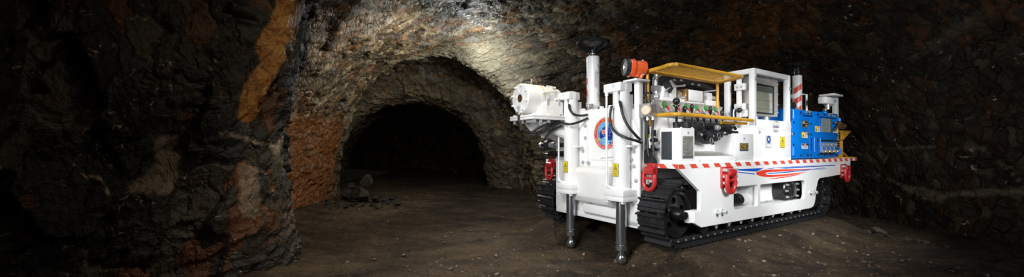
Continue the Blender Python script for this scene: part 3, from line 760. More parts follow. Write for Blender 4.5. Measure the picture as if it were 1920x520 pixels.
# control levers in front of the panel
for i, (kx, ky, by, wl) in enumerate(((1268, 190, 238, .18), (1283.5, 206, 236, .22), (1297, 202, 236, .26), (1308, 219, 237, .25), (1320, 220, 238, .25), (1332, 206, 238, .26), (1343, 222, 238, .25), (1354, 213, 242, .25))):
    k_ = onw(kx, ky, wl); q = onw(kx+.5, by, wl+.04)
    b = MB(); b.cyl(q, k_, .011 if i else .016, 'black_paint', 10); b.cyl(q, q+(k_-q)*.15, .022, 'black_paint', 10)
    lv = b.build('control_lever', rig)
    b = MB()
    if i == 0: b.ball(k_, .045, 'black_paint', 20); b.cyl(k_-Z*.07, k_-Z*.05, .04, 'black_paint', 16)
    else: b.lathe(k_-Z*.055, Z, [(.013, 0), (.018, .01), (.026, .06), (.027, .08), (.018, .10), (0, .105)], 'black_paint', 16)
    b.build('lever_knob', lv)
# valve bank (black spools and couplings)
b = MB(); b.box((.08, .22, 1.44), (1.22, .50, 1.56), 'black_steel', .02)
for i in range(9):
    u = .13+i*.125; b.box((u, .17, 1.50-.004*i), (u+.09, .40, 1.60), 'black_steel', .014); b.cyl((u+.045, .20, 1.46), (u+.045, .08, 1.46), .034, 'black_steel', 14)
b.box((.9, .24, 1.36), (1.42, .42, 1.47), 'black_steel', .02); vb = b.build('valve_bank', rig)
for (x, y, wl, r, mt, ln) in ((1311, 240, .10, .05, 'black_steel', .10), (1343, 240, .08, .055, 'zinc', .09), (1331, 236, .12, .04, 'black_steel', .12), (1357, 241, .08, .035, 'black_paint', .14), (1299, 246, .1, .03, 'black_steel', .1), (1368, 240, .1, .03, 'black_paint', .1)):
    c = onw(x, y, wl); b = MB(); b.cyl(c+Y_*ln, c, r, 'black_steel', 16); b.cyl(c, c-Y_*.03, r*.7, mt, 6); b.cyl(c-Y_*.03, c-Y_*.05, r*.45, mt, 12); b.build('hose_coupling', vb)
for (x, y, x2, y2, r) in ((1320, 249, 1334, 255, .032), (1332, 250, 1352, 254, .035), (1322, 256, 1343, 261, .034), (1345, 252, 1356, 250, .025), (1352, 240, 1370, 238, .03), (1300, 248, 1312, 252, .03)):
    c, d = onw(x, y, .12), onw(x2, y2, .08); b = MB(); b.cyl(c, d, r, 'black_steel', 12); b.cyl(c.lerp(d, .35), c.lerp(d, .6), r*1.35, 'black_steel', 6); b.cyl(d, d+(d-c).normalized()*.03, r*.6, 'zinc', 10); b.build('quick_coupling', vb)
for (x, y) in ((1334, 264), (1348, 254)):
    c = onw(x, y, .06); b = MB(); b.tube([c+Vector((.035*math.cos(a), 0, .035*math.sin(a))) for a in [k*PI/4 for k in range(8)]], .003, 'zinc', 6, closed=True); b.build('pull_ring', vb)
b = MB()                                         # linkage at the right end
c = onw(1370, 236, .12); b.tube([c, c+Vector((.10, 0, .03)), c+Vector((.12, 0, .07))], .02, 'black_paint', 8); b.tube([c, c+Vector((.10, 0, -.02)), c+Vector((.13, 0, -.05))], .02, 'black_paint', 8); b.build('linkage', vb)

# manifold on top of the panel
b = MB(); b.box((.02, .47, 1.89), (1.0, .66, 1.945), 'white_paint', .006)
b.box((.05, .47, 1.945), (.17, .62, 2.10), 'white_paint', .008); b.box((.20, .47, 1.945), (.34, .64, 2.13), 'white_paint', .008)
b.box((1.06, .47, 1.89), (1.34, .64, 1.97), 'white_paint', .006); b.box((1.08, .47, 1.97), (1.22, .62, 2.08), 'white_paint', .008)
b.cyl((.45, .40, 1.96), (.45, .47, 1.96), .012, 'zinc', 8)
mf = b.build('valve_manifold', rig)
b = MB(); b.box((.58, .44, 1.925), (.93, .62, 2.085), 'white_paint', .012); b.box((.60, .436, 1.94), (.90, .442, 2.075), 'white_plastic', .006); b.build('filter_housing', mf)
b = MB(); b.box((.52, .44, 1.92), (.575, .62, 2.09), 'brass', .006); b.build('brass_plate', mf)
b = MB(); b.box((.935, .44, 1.92), (.955, .62, 2.09), 'brass', .004); b.build('brass_plate', mf)
for u0 in (.37, .99):
    b = MB(); b.cyl((u0, .53, 2.0), (u0+.15, .53, 2.0), .05, 'brass' if u0 < .5 else 'zinc', 6); b.cyl((u0+.04, .53, 2.0), (u0+.10, .53, 2.0), .06, 'zinc', 16); b.build('union_nut', mf)
for (a, bb, c_) in ((onw(1246, 172, .46), onw(1256, 164, .45), onw(1283, 160.5, .45)), (onw(1316, 179, .46), onw(1322, 172, .45), onw(1346, 169.5, .45))):
    b = MB(); b.tube([a, bb, c_], .012, 'zinc', 8, smooth=False); b.ball(c_, .018, 'zinc', 8); b.build('ball_valve_handle', mf)
b = MB(); c = onw(1229, 150, .55)                  # left riser with elbow
q = onw(1229, 178, .55)
b.cyl(q, Vector((q.x, q.y, c.z)), .038, 'zinc', 20); b.tube([Vector((q.x, q.y, c.z)), Vector((q.x+.02, q.y, c.z+.05)), Vector((q.x+.10, q.y+.02, c.z+.07))], .038, 'zinc', 14)
b.cyl(q+Z*.05, q+Z*.12, .065, 'zinc', 6); b.ball(q-Z*.03, .065, 'zinc', 14); b.cyl(q-Z*.03, q+Vector((.16, 0, -.03)), .05, 'zinc', 16); b.cyl(q+Vector((.08, 0, -.03)), q+Vector((.12, 0, -.03)), .065, 'zinc', 6)
b.cyl(q-Z*.03, q+Vector((-.12, 0, -.03)), .03, 'zinc', 10); b.build('riser_pipe', mf)
b = MB(); q = onw(1335, 186, .5); b.cyl(q+Vector((-.06, 0, .03)), q+Vector((.02, 0, .02)), .03, 'zinc', 8); b.tube([q+Vector((.02, 0, .02)), q+Vector((.10, 0, .01)), q+Vector((.14, 0, -.04)), q+Vector((.14, 0, -.12))], .03, 'zinc', 12); b.build('bent_pipe', mf)
# big hoses running back
for pts, r in (([onw(1240, 146, .62), onw(1262, 148, .62), onw(1290, 152, .62), onw(1325, 166, .62), onw(1350, 182, .62), onw(1366, 205, .62), onw(1368, 230, .62)], .05),
               ([onw(1244, 152, .7), onw(1270, 155, .7), onw(1300, 160, .7), onw(1335, 177, .7), onw(1356, 196, .7), onw(1362, 220, .7)], .055),
               ([onw(1250, 158, .78), onw(1280, 164, .78), onw(1310, 172, .78), onw(1335, 188, .78), onw(1350, 205, .78)], .05),
               ([onw(1275, 175, .66), onw(1300, 172, .66), onw(1320, 178, .66), onw(1340, 192, .66)], .03),
               ([onw(1355, 176, .9), onw(1380, 181, .9), onw(1420, 186, .9)], .035), ([onw(1350, 196, .9), onw(1390, 200, .9), onw(1430, 205, .9)], .05)):
    b = MB(); b.tube(pts, r, 'black_rubber', 14); b.build('suction_hose', rig)
b = MB(); c, d = onw(1240, 154, .54), onw(1256, 167, .50); strut(b, c, d, .16, .16, 'black_steel'); e, f_ = c.lerp(d, .3), c.lerp(d, .9)
b.prism([e+Vector((-.01, -.09, .03)), e+Vector((.03, -.09, .05)), f_+Vector((.02, -.09, .0)), f_+Vector((-.03, -.09, -.02))], (0, -.006, 0), 'zinc'); b.build('hose_clamp', rig)
for (x, y) in ((1264, 150.5), (1277, 151), (1298, 158), (1310, 160)):
    c = onw(x, y, .56); b = MB(); b.box(c+Vector((-.03, -.01, -.012)), c+Vector((.03, .0, .012)), 'sign_grey', .002); b.build('hose_marking', rig)
b = MB(); b.box((-.22, .56, 1.08), (1.5, .62, 1.70), 'white_paint', .006); b.box((-.22, .62, 1.06), (.30, 1.1, 1.86), 'grey_paint', .01); b.box((.1, .7, 1.06), (1.5, 2.2, 1.62), 'black_steel', .02); b.build('engine_bay', rig)

# ---------------------------------------------------------------- grille cabinet at the front corner
gz = 1.498
b = MB(); b.prism([(-.215, .03, DZ1), (-.25, .09, DZ1), (-.25, .34, DZ1), (.07, .34, DZ1), (.07, .03, DZ1)], (0, 0, gz-DZ1), 'white_paint', .006)
b.box((-.20, .34, DZ1), (.08, .56, gz+.15), 'white_paint', .006)
for q in ((-.1, .1), (-.1, .3), (.05, .05)): b.cyl((q[0], q[1], gz), (q[0], q[1], gz+.012), .015, 'zinc', 8)
gc = b.build('grille_cabinet', rig)
b = MB(); b.box((-.256, .125, 1.105), (-.25, .275, 1.455), 'grille', .002)
for k in range(26): b.box((-.259, .13, 1.11+.0132*k), (-.256, .27, 1.114+.0132*k), 'grille', 0)
b.build('louver_grille', gc)
b = MB(); b.box((-.184, .026, 1.12), (.036, .03, 1.40), 'stainless', .002); pl = gc
for k, (f0, f1) in enumerate(((.2, .8), (.05, .95), (.05, .8), (.05, .95), (.05, .3), (.35, .65), (.05, .5), (.05, .6), (.05, .55), (.05, .5), (.05, .6), (.05, .8), (.3, .6), (.2, .7), (.05, .95))):
    z = 1.385-.0168*k; b.box((-.184+.22*f0, .0245, z-.003), (-.184+.22*f1, .0262, z+.003), 'sign_ink', 0)
b.box((-.178, .0245, 1.127), (.03, .026, 1.145), 'sign_ink', 0); b.build('data_plate', gc)
b = MB(); b.bolt((-.07, .03, 1.44), (0, -1, 0), .012, .012); b.build('cabinet_screw', gc)
b = MB()                                          # switches and cables left of the cabinet
b.box((-.335, .30, 1.40), (-.32, .37, 1.48), 'sign_black', .003); b.build('rocker_switch', gc)
for z, r in ((1.35, .024), (1.27, .022), (1.23, .02)):
    b = MB(); b.cyl((-.345, .36, z), (-.345, .27, z), r, 'zinc' if z == 1.27 else 'black_paint', 10); b.cyl((-.345, .34, z-.0), (-.345, .31, z), r*1.5, 'black_paint', 6); b.build('cable_gland', gc)
for z in (1.38, 1.165):
    b = MB(); b.cyl((-.35, .385, z), (-.35, .385, z+.045), .014, 'sign_yellow', 10); b.build('yellow_sleeve', gc)
b = MB(); b.prism([(-.37, .28, DZ1), (-.37, .47, DZ1), (-.37, .45, 1.22), (-.37, .37, 1.25)], (.05, 0, 0), 'black_paint'); b.build('cable_boot', gc)
b = MB(); b.tube([(-.35, .385, 1.16), (-.35, .39, 1.1), (-.35, .36, 1.08), (-.35, .33, 1.08)], .012, 'black_rubber', 8); b.tube([(-.35, .385, 1.42), (-.35, .39, 1.5), (-.35, .41, 1.56)], .01, 'black_rubber', 8); b.build('cable', gc)

# ---------------------------------------------------------------- open step tray with steel lining
tz = onw(1400, 251, .03).z
tr_u0, tr_u1 = .07, 1.51
aL, aR = onw(1303, 271, .03), onw(1353, 272, .03)
b = MB()
b.box((tr_u0, .03, DZ1), (tr_u1, .06, 1.145), 'white_paint', .004)                # lip under the opening
b.box((1.02, .03, 1.145), (tr_u1, .06, tz), 'white_paint', .004)
b.box((.62, .32, 1.145), (tr_u1, .35, 1.30), 'white_paint', .004); b.box((tr_u0, .32, 1.10), (.62, .35, 1.30), 'white_paint', .004)
b.box((1.02, .06, tz-.03), (tr_u1, .35, tz), 'white_paint', .004)
b.box((1.02, .06, 1.145), (1.05, .33, tz-.03), 'white_paint', 0)
tray = b.build('step_tray', rig)
b = MB(); b.prism([(.08, .06, 1.145), (1.02, .06, 1.145), (.95, .32, 1.20), (.08, .32, 1.20)], (0, 0, .006), 'stainless'); b.build('steel_tread', tray)
b = MB(); b.box((.08, .36, 1.30), (1.0, .50, 1.31), 'white_paint', 0); b.box((.08, .50, 1.2), (1.0, .51, 1.5), 'white_paint', 0); b.build('splash_plate', tray)
for (x, y) in ((1395, 260), (1311, 301.5), (1379, 300)):
    b = MB(); b.bolt(onw(x, y, .029), (0, -1, 0), .013, .01); b.build('panel_screw', tray)
p0, p1 = onw(1387, 283.7, .028), onw(1403, 268.5, .028)
b = MB(); b.box((p0.x, .024, p0.z), (p1.x, .03, p1.z), 'sign_ink', .002); mp = b.build('maker_plate', tray, label='black plate with gold letters MA')
b = MB(); cx, cz, hw_, hh = (p0.x+p1.x)/2, p0.z*.42+p1.z*.58, (p1.x-p0.x)*.41, (p1.z-p0.z)*.31
b.prism([(cx+x, .0228, cz+z) for x, z in rrect(-hw_, hw_, -hh, hh, (hh*.9,)*4, 5)], (0, .001, 0), 'gold_ink')
b.prism([(cx+x, .0215, cz+z) for x, z in rrect(-hw_*.92, hw_*.92, -hh*.84, hh*.84, (hh*.75,)*4, 5)], (0, .001, 0), 'sign_black')
text(b, 'MA', (cx, .0208, cz-hh*.62), X, Z, hh*1.75, 'gold_ink', width=hw_*1.45); b.build('plate_lettering', mp)
b = MB(); c = onw(1386, 247, .20); b.box(c+Vector((-.05, -.05, -.04)), c+Vector((.07, .07, .05)), 'white_paint', .006); b.box(c+Vector((-.12, .0, -.04)), c+Vector((-.05, .05, .15)), 'white_paint', .006); b.box(c+Vector((-.22, .02, -.06)), c+Vector((.1, .06, -.03)), 'grey_paint', .004); 
kn = onw(1386, 207, .20); b.cyl(c+Z*.03, kn, .010, 'zinc', 10); b.tube([c+Vector((-.1, .02, .12)), kn+Vector((-.10, .03, -.02)), kn+Vector((-.06, .02, .01))], .012, 'zinc', 8); jo = b.build('tram_lever', rig)
b = MB(); b.ball(kn, .04, 'black_paint', 18); b.cyl(kn, kn-X*.09, .016, 'black_paint', 10); b.build('lever_knob', jo)

# ---------------------------------------------------------------- display cage and cabinet below
cu0, cu1, cw0, cw1 = 1.54, 2.70, .03, .47
cz1 = 2.425; cz0 = onw(1450, 226, .03).z
q = .075
b = MB()
for (u, w) in ((cu0, cw0), (cu1-q, cw0), (cu0, cw1-q), (cu1-q, cw1-q)): b.box((u, w, cz0-.1), (u+q, w+q, cz1), 'white_paint', .006)
for (w) in (cw0, cw1-q):
    b.box((cu0+q, w, cz1-q), (cu1-q, w+q, cz1), 'white_paint', .006)
for u in (cu0, cu1-q): b.box((u, cw0+q, cz1-q), (u+q, cw1-q, cz1), 'white_paint', .006)
b.box((cu0+.0, .23, cz0-.1), (cu0+.06, .285, cz1-q), 'white_paint', .006)
b.box((cu0, cw0, cz1-.004), (cu1, cw1, cz1), 'white_paint', .002)
cage = b.build('display_cage', rig)
for (u, z) in ((cu0+.04, 2.27), (cu1-.035, 2.21)):
    b = MB(); b.bolt((u, cw0, z), (0, -1, 0), .02, .012); b.build('frame_bolt', cage)
# display unit
b = MB(); du0, du1, dw0, dw1 = 1.66, 2.50, .13, .33; dz0, dz1 = onw(1450, 219, .13).z, 2.35
b.box((du0, dw0, dz0), (du1, dw1, dz1), 'stainless', .008)
b.box((du0+.02, dw0-.012, dz0+.09), (du1-.02, dw0, dz1-.07), 'stainless', .006)
for u in (1.75, 1.95, 2.3): b.cyl((u, .22, cz0-.05), (u, .22, dz0), .05, 'zinc', 12)
du = b.build('display_unit', rig)
b = MB(); s0, s1 = onw(1421, 206, dw0-.014), onw(1458, 155, dw0-.014)
b.box((1.73, dw0-.018, 1.78), (2.34, dw0-.012, 2.235), 'sign_black', .003); b.build('screen_bezel', du)
b = MB(); b.box((1.74, dw0-.020, 1.80), (2.28, dw0-.017, 2.20), 'screen', .002); b.build('screen', du)
b = MB(); b.box((1.74, dw0-.0215, 2.11), (2.28, dw0-.0205, 2.195), 'glass_dark', 0); b.box((1.74, dw0-.0215, 1.985), (2.28, dw0-.0205, 1.99), 'sign_ink', 0); b.box((1.74, dw0-.0215, 1.85), (2.28, dw0-.0205, 1.855), 'sign_ink', 0); b.build('screen_graphics', du)
for k in range(7):
    for z in (dz0+.04, dz1-.035):
        b = MB(); b.bolt((1.70+.125*k, dw0, z), (0, -1, 0), .011, .01); b.build('rim_bolt', du)
for z in (2.28, 2.12, 1.95, 1.82):
    b = MB(); b.bolt((du1-.012, dw0, z), (0, -1, 0), .011, .01); b.build('rim_bolt', du)
for z in (2.12, 1.82):
    b = MB(); b.box((cu0-.015, .16, z), (du0, .31, z+.10), 'white_plastic', .006); b.bolt((cu0-.015, .20, z+.05), (-1, 0, 0), .01, .01); b.bolt((cu0-.015, .26, z+.05), (-1, 0, 0), .01, .01); b.build('hinge_block', du)
b = MB(); b.box((cu0+.02, .13, 1.72), (du0, .24, 1.82), 'white_plastic', .008); b.build('terminal_box', du)
b = MB()
for k in range(5): b.cyl((du0-.02, .14, 2.32-.03*k), (du0-.02, .14, 2.30-.03*k), .016, 'zinc', 8); b.cyl((du0-.02, .14, 1.80-.03*k), (du0-.02, .14, 1.78-.03*k), .016, 'zinc', 8)
b.build('latch', du)
b = MB(); b.box((du0-.06, .15, 1.62), (du0, .22, 1.70), 'black_paint', .01); b.tube([(du0-.03, .17, 1.72), (du0-.06, .15, 1.66), (du0-.01, .16, 1.58)], .016, 'black_rubber', 8); b.build('cable_gland', du)
# cabinet
b = MB(); b.box((cu0, .03, DZ1), (cu1+.02, .60, cz0), 'white_paint', .008); b.box((cu1+.0, .03, cz0-.10), (cu1+.025, .60, cz0-.05), 'white_paint', 0)
cab = b.build('control_cabinet', rig)
b = MB(); c0, c1 = onw(1424, 243, .029), onw(1487, 228, .029); b.box((cu0+.08, .026, c0.z), (cu1-.02, .03, cz0-.03), 'white_paint', .003); b.build('lid_panel', cab)
for (x, y) in ((1423.5, 248), (1485, 251.5)):
    b = MB(); b.bolt(onw(x, y, .03), (0, -1, 0), .016, .012); b.build('cabinet_screw', cab)
s0, s1 = onw(1436, 277.5, .029), onw(1446, 255.5, .029)
W_, H_ = s1.x-s0.x, s1.z-s0.z
b = MB(); b.box((s0.x, .027, s0.z), (s1.x, .03, s1.z), 'sign_ink', 0); b.box((s0.x+.006, .0262, s0.z+.006), (s1.x-.006, .027, s1.z-.006), 'sign_white', 0)
b.cyl((s0.x+W_/2, .0262, s0.z+H_*.70), (s0.x+W_/2, .0255, s0.z+H_*.70), W_*.36, 'sign_blue', 28)
b.ball((s0.x+W_/2, .0258, s0.z+H_*.72), W_*.17, 'sign_white', 14, (1, .02, 1)); 
for sx in (-1, 1): b.ball((s0.x+W_/2+sx*W_*.17, .0255, s0.z+H_*.70), W_*.08, 'sign_blue', 10, (1, .03, 1.6))
for k in range(3): b.box((s0.x+W_*.12, .0258, s0.z+H_*(.42-.05*k)), (s1.x-W_*.12, .0262, s0.z+H_*(.44-.05*k)), 'sign_ink', 0)
b.box((s0.x+W_*.12, .0258, s0.z+H_*.06), (s1.x-W_*.12, .0262, s0.z+H_*.24), 'sign_grey', 0); b.box((s0.x+W_*.15, .0255, s0.z+H_*.075), (s1.x-W_*.15, .0258, s0.z+H_*.225), 'sign_white', 0)
b.build('ear_protection_sign', cab, label='white sign with blue ear protection symbol')
s0, s1 = onw(1462.5, 277.5, .03), onw(1471.5, 257, .03)
warn_sign((s0.x, .03, s0.z), (1, 0, 0), (0, -1, 0), s1.x-s0.x, s1.z-s0.z, cab, ('HAND', 'AREA'), label='yellow warning sign with black triangle')
b = MB(); c = onw(1455, 239, .026)                 # line-drawn crest
for (rx, rz, z, t) in ((.13, .07, .05, .012), (.11, .06, -.03, .010), (.07, .045, .06, .008)):
    b.tube([c+Vector((rx*math.cos(a), 0, z+rz*math.sin(a))) for a in [k*PI/10 for k in range(20)]], t*.55, 'sign_grey', 5, closed=True, n=2)
b.box(c+Vector((-.14, -.003, -.005)), c+Vector((.13, .0, .012)), 'navy', 0)
for k in range(7): b.box(c+Vector((-.11+.033*k, -.0035, .015+.012*math.sin(k*2))), c+Vector((-.095+.033*k, 0, .07-.012*math.cos(k*3))), 'sign_grey', 0)
b.prism([c+Vector((.11*math.cos(a), -.002, -.05+.055*math.sin(a))) for a in [PI+k*PI/10 for k in range(11)]], (0, .001, 0), 'sign_grey')
b.bm.transform(Matrix.Translation(c) @ Matrix.Scale(.78, 4) @ Matrix.Translation(-c))
b.build('crest_decal', cab, label='grey line-drawn crest')

# ---------------------------------------------------------------- blue electrical box
bu0, bu1, bw0 = 2.745, 4.66, .03
bz0, bz1 = 1.075, 1.90
b = MB(); b.box((bu0, bw0+.03, bz0), (bu1, .42, bz1), 'blue_paint', .008); b.box((cu1-.45, .40, 1.6), (bu0+.2, .75, bz1+.02), 'blue_paint', .008)
box = b.build('electrical_box', rig)
du_ = 3.40
def door(u0, u1):
    b = MB(); b.box((u0, bw0, bz0+.005), (u1, bw0+.032, bz1-.005), 'blue_paint', .006)
    d = b.build('box_door', box)
    nu = max(2, int((u1-u0)/.27)); nz = 5
    spots = [(u0+.05+(u1-u0-.1)*k/nu, z) for k in range(nu+1) for z in (bz0+.05, bz1-.05)]+[(u, bz0+.05+(bz1-bz0-.1)*k/(nz-1)) for k in range(1, nz-1) for u in (u0+.05, u1-.05)]
    for (u, z) in spots:
        b = MB(); b.cyl((u, bw0, z), (u, bw0-.004, z), .021, 'sign_black', 12); b.cyl((u, bw0-.003, z), (u, bw0-.012, z), .014, 'black_steel', 6); b.build('door_bolt', d)
    return d
dA = door(bu0+.01, du_-.010); dB = door(du_+.010, bu1-.01)
def bb(mb, x0, y0, x1, y1, m, d=.004, bev=0, w=bw0):
    a, c = onw(x0, y1, w), onw(x1, y0, w); mb.box((a.x, w-d, a.z), (c.x, w, c.z), m, bev)
# coordinates on the door faces read from the survey
def pull(x0, y0, y1, parent):
    b = MB(); a, c = onw(x0, y1, bw0), onw(x0, y0, bw0)
    b.prism([(a.x-.035, bw0-.004, a.z), (a.x+.035, bw0-.004, a.z), (a.x+.035, bw0-.004, c.z), (a.x-.035, bw0-.004, c.z)], (0, .004, 0), 'blue_paint')
    b.tube([(a.x, bw0, a.z+.02), (a.x, bw0-.05, a.z+.03), (a.x, bw0-.05, c.z-.03), (a.x, bw0, c.z-.02)], .013, 'blue_paint', 8, smooth=False); b.build('door_handle', parent)
pull(1520, 256, 288, dA); pull(1531, 256, 288, dB)
def ledge(x0, x1, y, parent):
    b = MB(); a, c = onw(x0, y, bw0), onw(x1, y, bw0); z = a.z
    b.prism([(a.x, bw0, z), (a.x, bw0, z+.03), (a.x, bw0-.07, z+.005), (a.x, bw0-.07, z-.01)], (onw(x1, y+(x1-x0)*.12, bw0).x-a.x, 0, 0), 'blue_paint')
    b.prism([(a.x, bw0, z-.05), (a.x, bw0, z+.03), (a.x, bw0-.07, z)], (.02, 0, 0), 'blue_paint'); b.build('rain_ledge', parent)
ledge(1499, 1522, 215, dA); ledge(1528, 1566, 218, dB)
def label(x0, y0, x1, y1, parent, kind):
    a, c = onw(x0, y1, bw0-.001), onw(x1, y0, bw0-.001); b = MB(); w_, h_ = c.x-a.x, c.z-a.z; w = bw0
    B = lambda fx0, fz0, fx1, fz1, m, d: b.box((a.x+w_*fx0, w-d, a.z+h_*fz0), (a.x+w_*fx1, w, a.z+h_*fz1), m, 0)
    if kind == 'warn':
        B(0, 0, 1, 1, 'sign_white', .002); B(0, 0, .38, 1, 'sign_yellow', .003); B(.40, .70, 1, 1, 'sign_orange', .003)
        b.prism([(a.x+w_*.06, w-.0035, a.z+h_*.2), (a.x+w_*.32, w-.0035, a.z+h_*.2), (a.x+w_*.19, w-.0035, a.z+h_*.7)], (0, .0005, 0), 'sign_black')
        text(b, 'WARNING', (a.x+w_*.70, w-.0034, a.z+h_*.76), X, Z, h_*.2, 'sign_white', width=w_*.5)
        for k in range(4): B(.46, .58-.14*k, .94, .63-.14*k, 'sign_ink', .003)
        nm = 'warning_label'
    elif kind == 'danger':
        B(0, 0, 1, 1, 'sign_white', .002); B(.02, .60, .98, .98, 'sign_black', .003)
        b.ball((a.x+w_*.5, w-.003, a.z+h_*.79), h_*.15, 'decal_red', 16, (2.6, .02, 1)); text(b, 'DANGER', (a.x+w_*.5, w-.0072, a.z+h_*.73), X, Z, h_*.2, 'sign_white', width=w_*.6)
        for k in range(3): B(.08, .46-.16*k, .92, .53-.16*k, 'sign_ink', .003)
        nm = 'danger_label'
    elif kind == 'dark':
        B(0, 0, 1, 1, 'sign_ink', .003); B(.1, .1, .9, .9, 'sign_black', .004); B(.12, .55, .5, .85, 'sign_grey', .005); B(.6, .2, .9, .3, 'gold_ink', .005); B(.6, .5, .9, .6, 'gold_ink', .005); nm = 'rating_plate'
    else:
        B(0, 0, 1, 1, 'sign_grey', .003); B(.06, .35, .94, .65, 'sign_ink', .0035); nm = 'name_plate'
    return b.build(nm, parent)
label(1503.3, 227, 1514, 238.8, dA, 'dark'); label(1503.5, 248.5, 1514.5, 258.5, dA, 'warn'); label(1503.5, 269.5, 1514.5, 279, dA, 'danger')
label(1528, 237, 1538, 247, dB, 'warn'); label(1562, 240, 1571, 249, dB, 'warn'); label(1511, 208, 1520, 211.5, dA, 'plate'); label(1554, 213, 1561, 217, dB, 'plate'); label(1563, 217.5, 1570, 221, dB, 'plate')
b = MB(); a, c = onw(1539, 248, bw0), onw(1557, 223.5, bw0)     # inspection window
b.box((a.x-.02, bw0-.012, a.z-.02), (c.x+.02, bw0, c.z+.02), 'blue_paint', .004); b.box((a.x, bw0-.016, a.z), (c.x-.05, bw0-.012, c.z), 'lens', 0); b.box((c.x-.05, bw0-.016, a.z), (c.x, bw0-.012, c.z), 'glass_dark', 0)
b.box((c.x-.11, bw0-.018, a.z), (c.x-.08, bw0-.016, c.z), 'zinc', 0); b.build('inspection_window', dB)
b = MB(); a, c = onw(1534, 255.5, bw0), onw(1563, 253, bw0); b.box((a.x, bw0-.006, 1.34+.03), (c.x, bw0, 1.40), 'sign_black', .002)
b.box((a.x+.05, bw0-.006, 1.13), (c.x+.0, bw0, 1.165), 'sign_black', .002); b.build('switch_strip', dB)
for k in range(4):
    u = onw(1540+7.6*k, 270, bw0).x; b = MB()
    b.cyl((u, bw0, 1.31), (u, bw0-.045, 1.31), .040, 'zinc', 14); b.box((u-.035, bw0-.055, 1.295), (u+.035, bw0-.03, 1.325), 'zinc', .006); b.box((u-.02, bw0-.02, 1.18), (u+.02, bw0, 1.35), 'zinc', .004)
    b.cyl((u+.005, bw0, 1.19), (u+.005, bw0-.05, 1.19), .028, 'zinc', 10); b.ball((u+.005, bw0-.055, 1.19), .026, 'brass', 10); b.cyl((u+.04, bw0, 1.24), (u+.04, bw0-.025, 1.24), .026, 'blue_paint', 10); b.build('isolator_switch', dB)
b = MB(); a, c = onw(1565, 280, bw0), onw(1573, 262, bw0); b.box((a.x, bw0-.012, a.z), (c.x, bw0, c.z), 'sign_black', .02)
for k in range(4): b.box((a.x+.03, bw0-.016, a.z+.03+.045*k), (c.x-.03, bw0-.012, a.z+.04+.045*k), 'sign_grey', 0)
b.box((a.x, bw0-.006, a.z-.06), (c.x-.02, bw0, a.z-.03), 'sign_ink', .002); b.build('vent_plate', dB)
b = MB(); a, c = onw(1565, 246, bw0-.06), onw(1574.5, 231, bw0-.06)       # brass latch arm
strut(b, a, c, .022, .024, 'brass'); b.ball(c, .03, 'brass', 12); strut(b, c, c+Vector((-.20, 0, .0)), .022, .028, 'brass'); b.cyl(c+Y_*.06, c-Y_*.02, .035, 'black_steel', 10); b.build('door_latch', dB)
b = MB(); a, c = onw(1557, 248, bw0), onw(1572, 226, bw0); b.prism([(a.x+.03, bw0-.01, a.z), (a.x+.03, bw0-.01, c.z), (c.x-.05, bw0-.01, c.z), (c.x-.12, bw0-.01, c.z-.12)], (0, .01, 0), 'blue_paint'); b.build('latch_plate', dB)
for z in (1.76, 1.19):
    b = MB(); b.box((bu1-.02, bw0-.01, z-.07), (bu1+.06, bw0+.06, z+.07), 'blue_paint', .006); b.cyl((bu1+.03, bw0-.015, z-.06), (bu1+.03, bw0-.015, z+.06), .022, 'blue_paint', 12); b.build('door_hinge', box)
for z in (1.80, 1.20):
    b = MB(); b.box((bu0-.02, bw0-.014, z-.07), (bu0+.06, bw0, z+.07), 'blue_paint', .004); b.cyl((bu0+.0, bw0-.018, z-.07), (bu0+.0, bw0-.018, z+.07), .022, 'blue_paint', 12); b.build('door_hinge', box)
b = MB(); c = onw(1581, 237, .13); b.cyl((bu1-.02, .13, c.z), (c.x, .13, c.z), .055, 'copper', 24); b.ball(c, .055, 'copper', 18, (.5, 1, 1)); b.build('cable_plug', box)
b = MB(); b.cyl((3.55, .2, bz1), (3.55, .2, bz1+.03), .03, 'black_paint', 12); c = onw(1547, 206, .2); b.cyl(Vector((c.x, .2, bz1)), Vector((c.x, .2, bz1+.09)), .03, 'brass', 12); b.ball((c.x, .2, bz1+.10), .03, 'sign_orange', 10)
b.lathe((4.3, .12, bz1), Z, [(.05, 0), (.05, .02), (.03, .05), (0, .06)], 'blue_paint', 14); b.build('top_fitting', box)
b = MB(); b.box((2.98, .24, bz1), (3.40, .38, bz1+.05), 'black_steel', .01); b.box((3.02, .20, bz1+.05), (3.36, .24, bz1+.12), 'black_steel', .008); b.box((3.28, .20, bz1), (3.31, .44, bz1+.15), 'black_steel', .006); b.build('top_bracket', box)

# rear roof jack
ru, rw = onw(1494.5, 143, .56).x, .56
rz1 = onw(1494.5, 142, rw).z
b = MB(); b.cyl((ru, rw, 1.0), (ru, rw, rz1), .080, 'white_paint', 32, ch=.006); b.box((ru-.2, rw-.15, 1.02), (ru+.2, rw+.2, 1.08), 'white_paint', .01); r2 = b.build('rear_roof_jack', rig)
b = MB(); b.cyl((ru, rw, rz1-.02), (ru, rw, rz1+.17), .055, 'black_paint', 20); b.lathe((ru, rw, rz1+.02), Z, [(.05, 0), (.07, .01), (.07, .06), (.05, .07)], 'black_paint', 20); b.build('jack_rod', r2)
head((ru, rw, rz1+.15), .23, r2, 5, .5, .10)
b = MB()
for z in (rz1-.32, rz1-.54, rz1-.74):
    n = 12
    for k in range(n):
        a0, a1 = math.radians(165+95*k/n), math.radians(165+95*(k+1)/n); r = .0815; d0, d1 = .10*k/n, .10*(k+1)/n
        V = lambda a, zz: (ru+r*math.cos(a), rw+r*math.sin(a), zz)
        b._faces([V(a0, z+d0-.05), V(a1, z+d1-.05), V(a1, z+d1+.06), V(a0, z+d0+.06)], [(0, 1, 2, 3)], 'tape_red')
b.build('reflective_tape', r2)
b = MB(); hz = rz1-.36
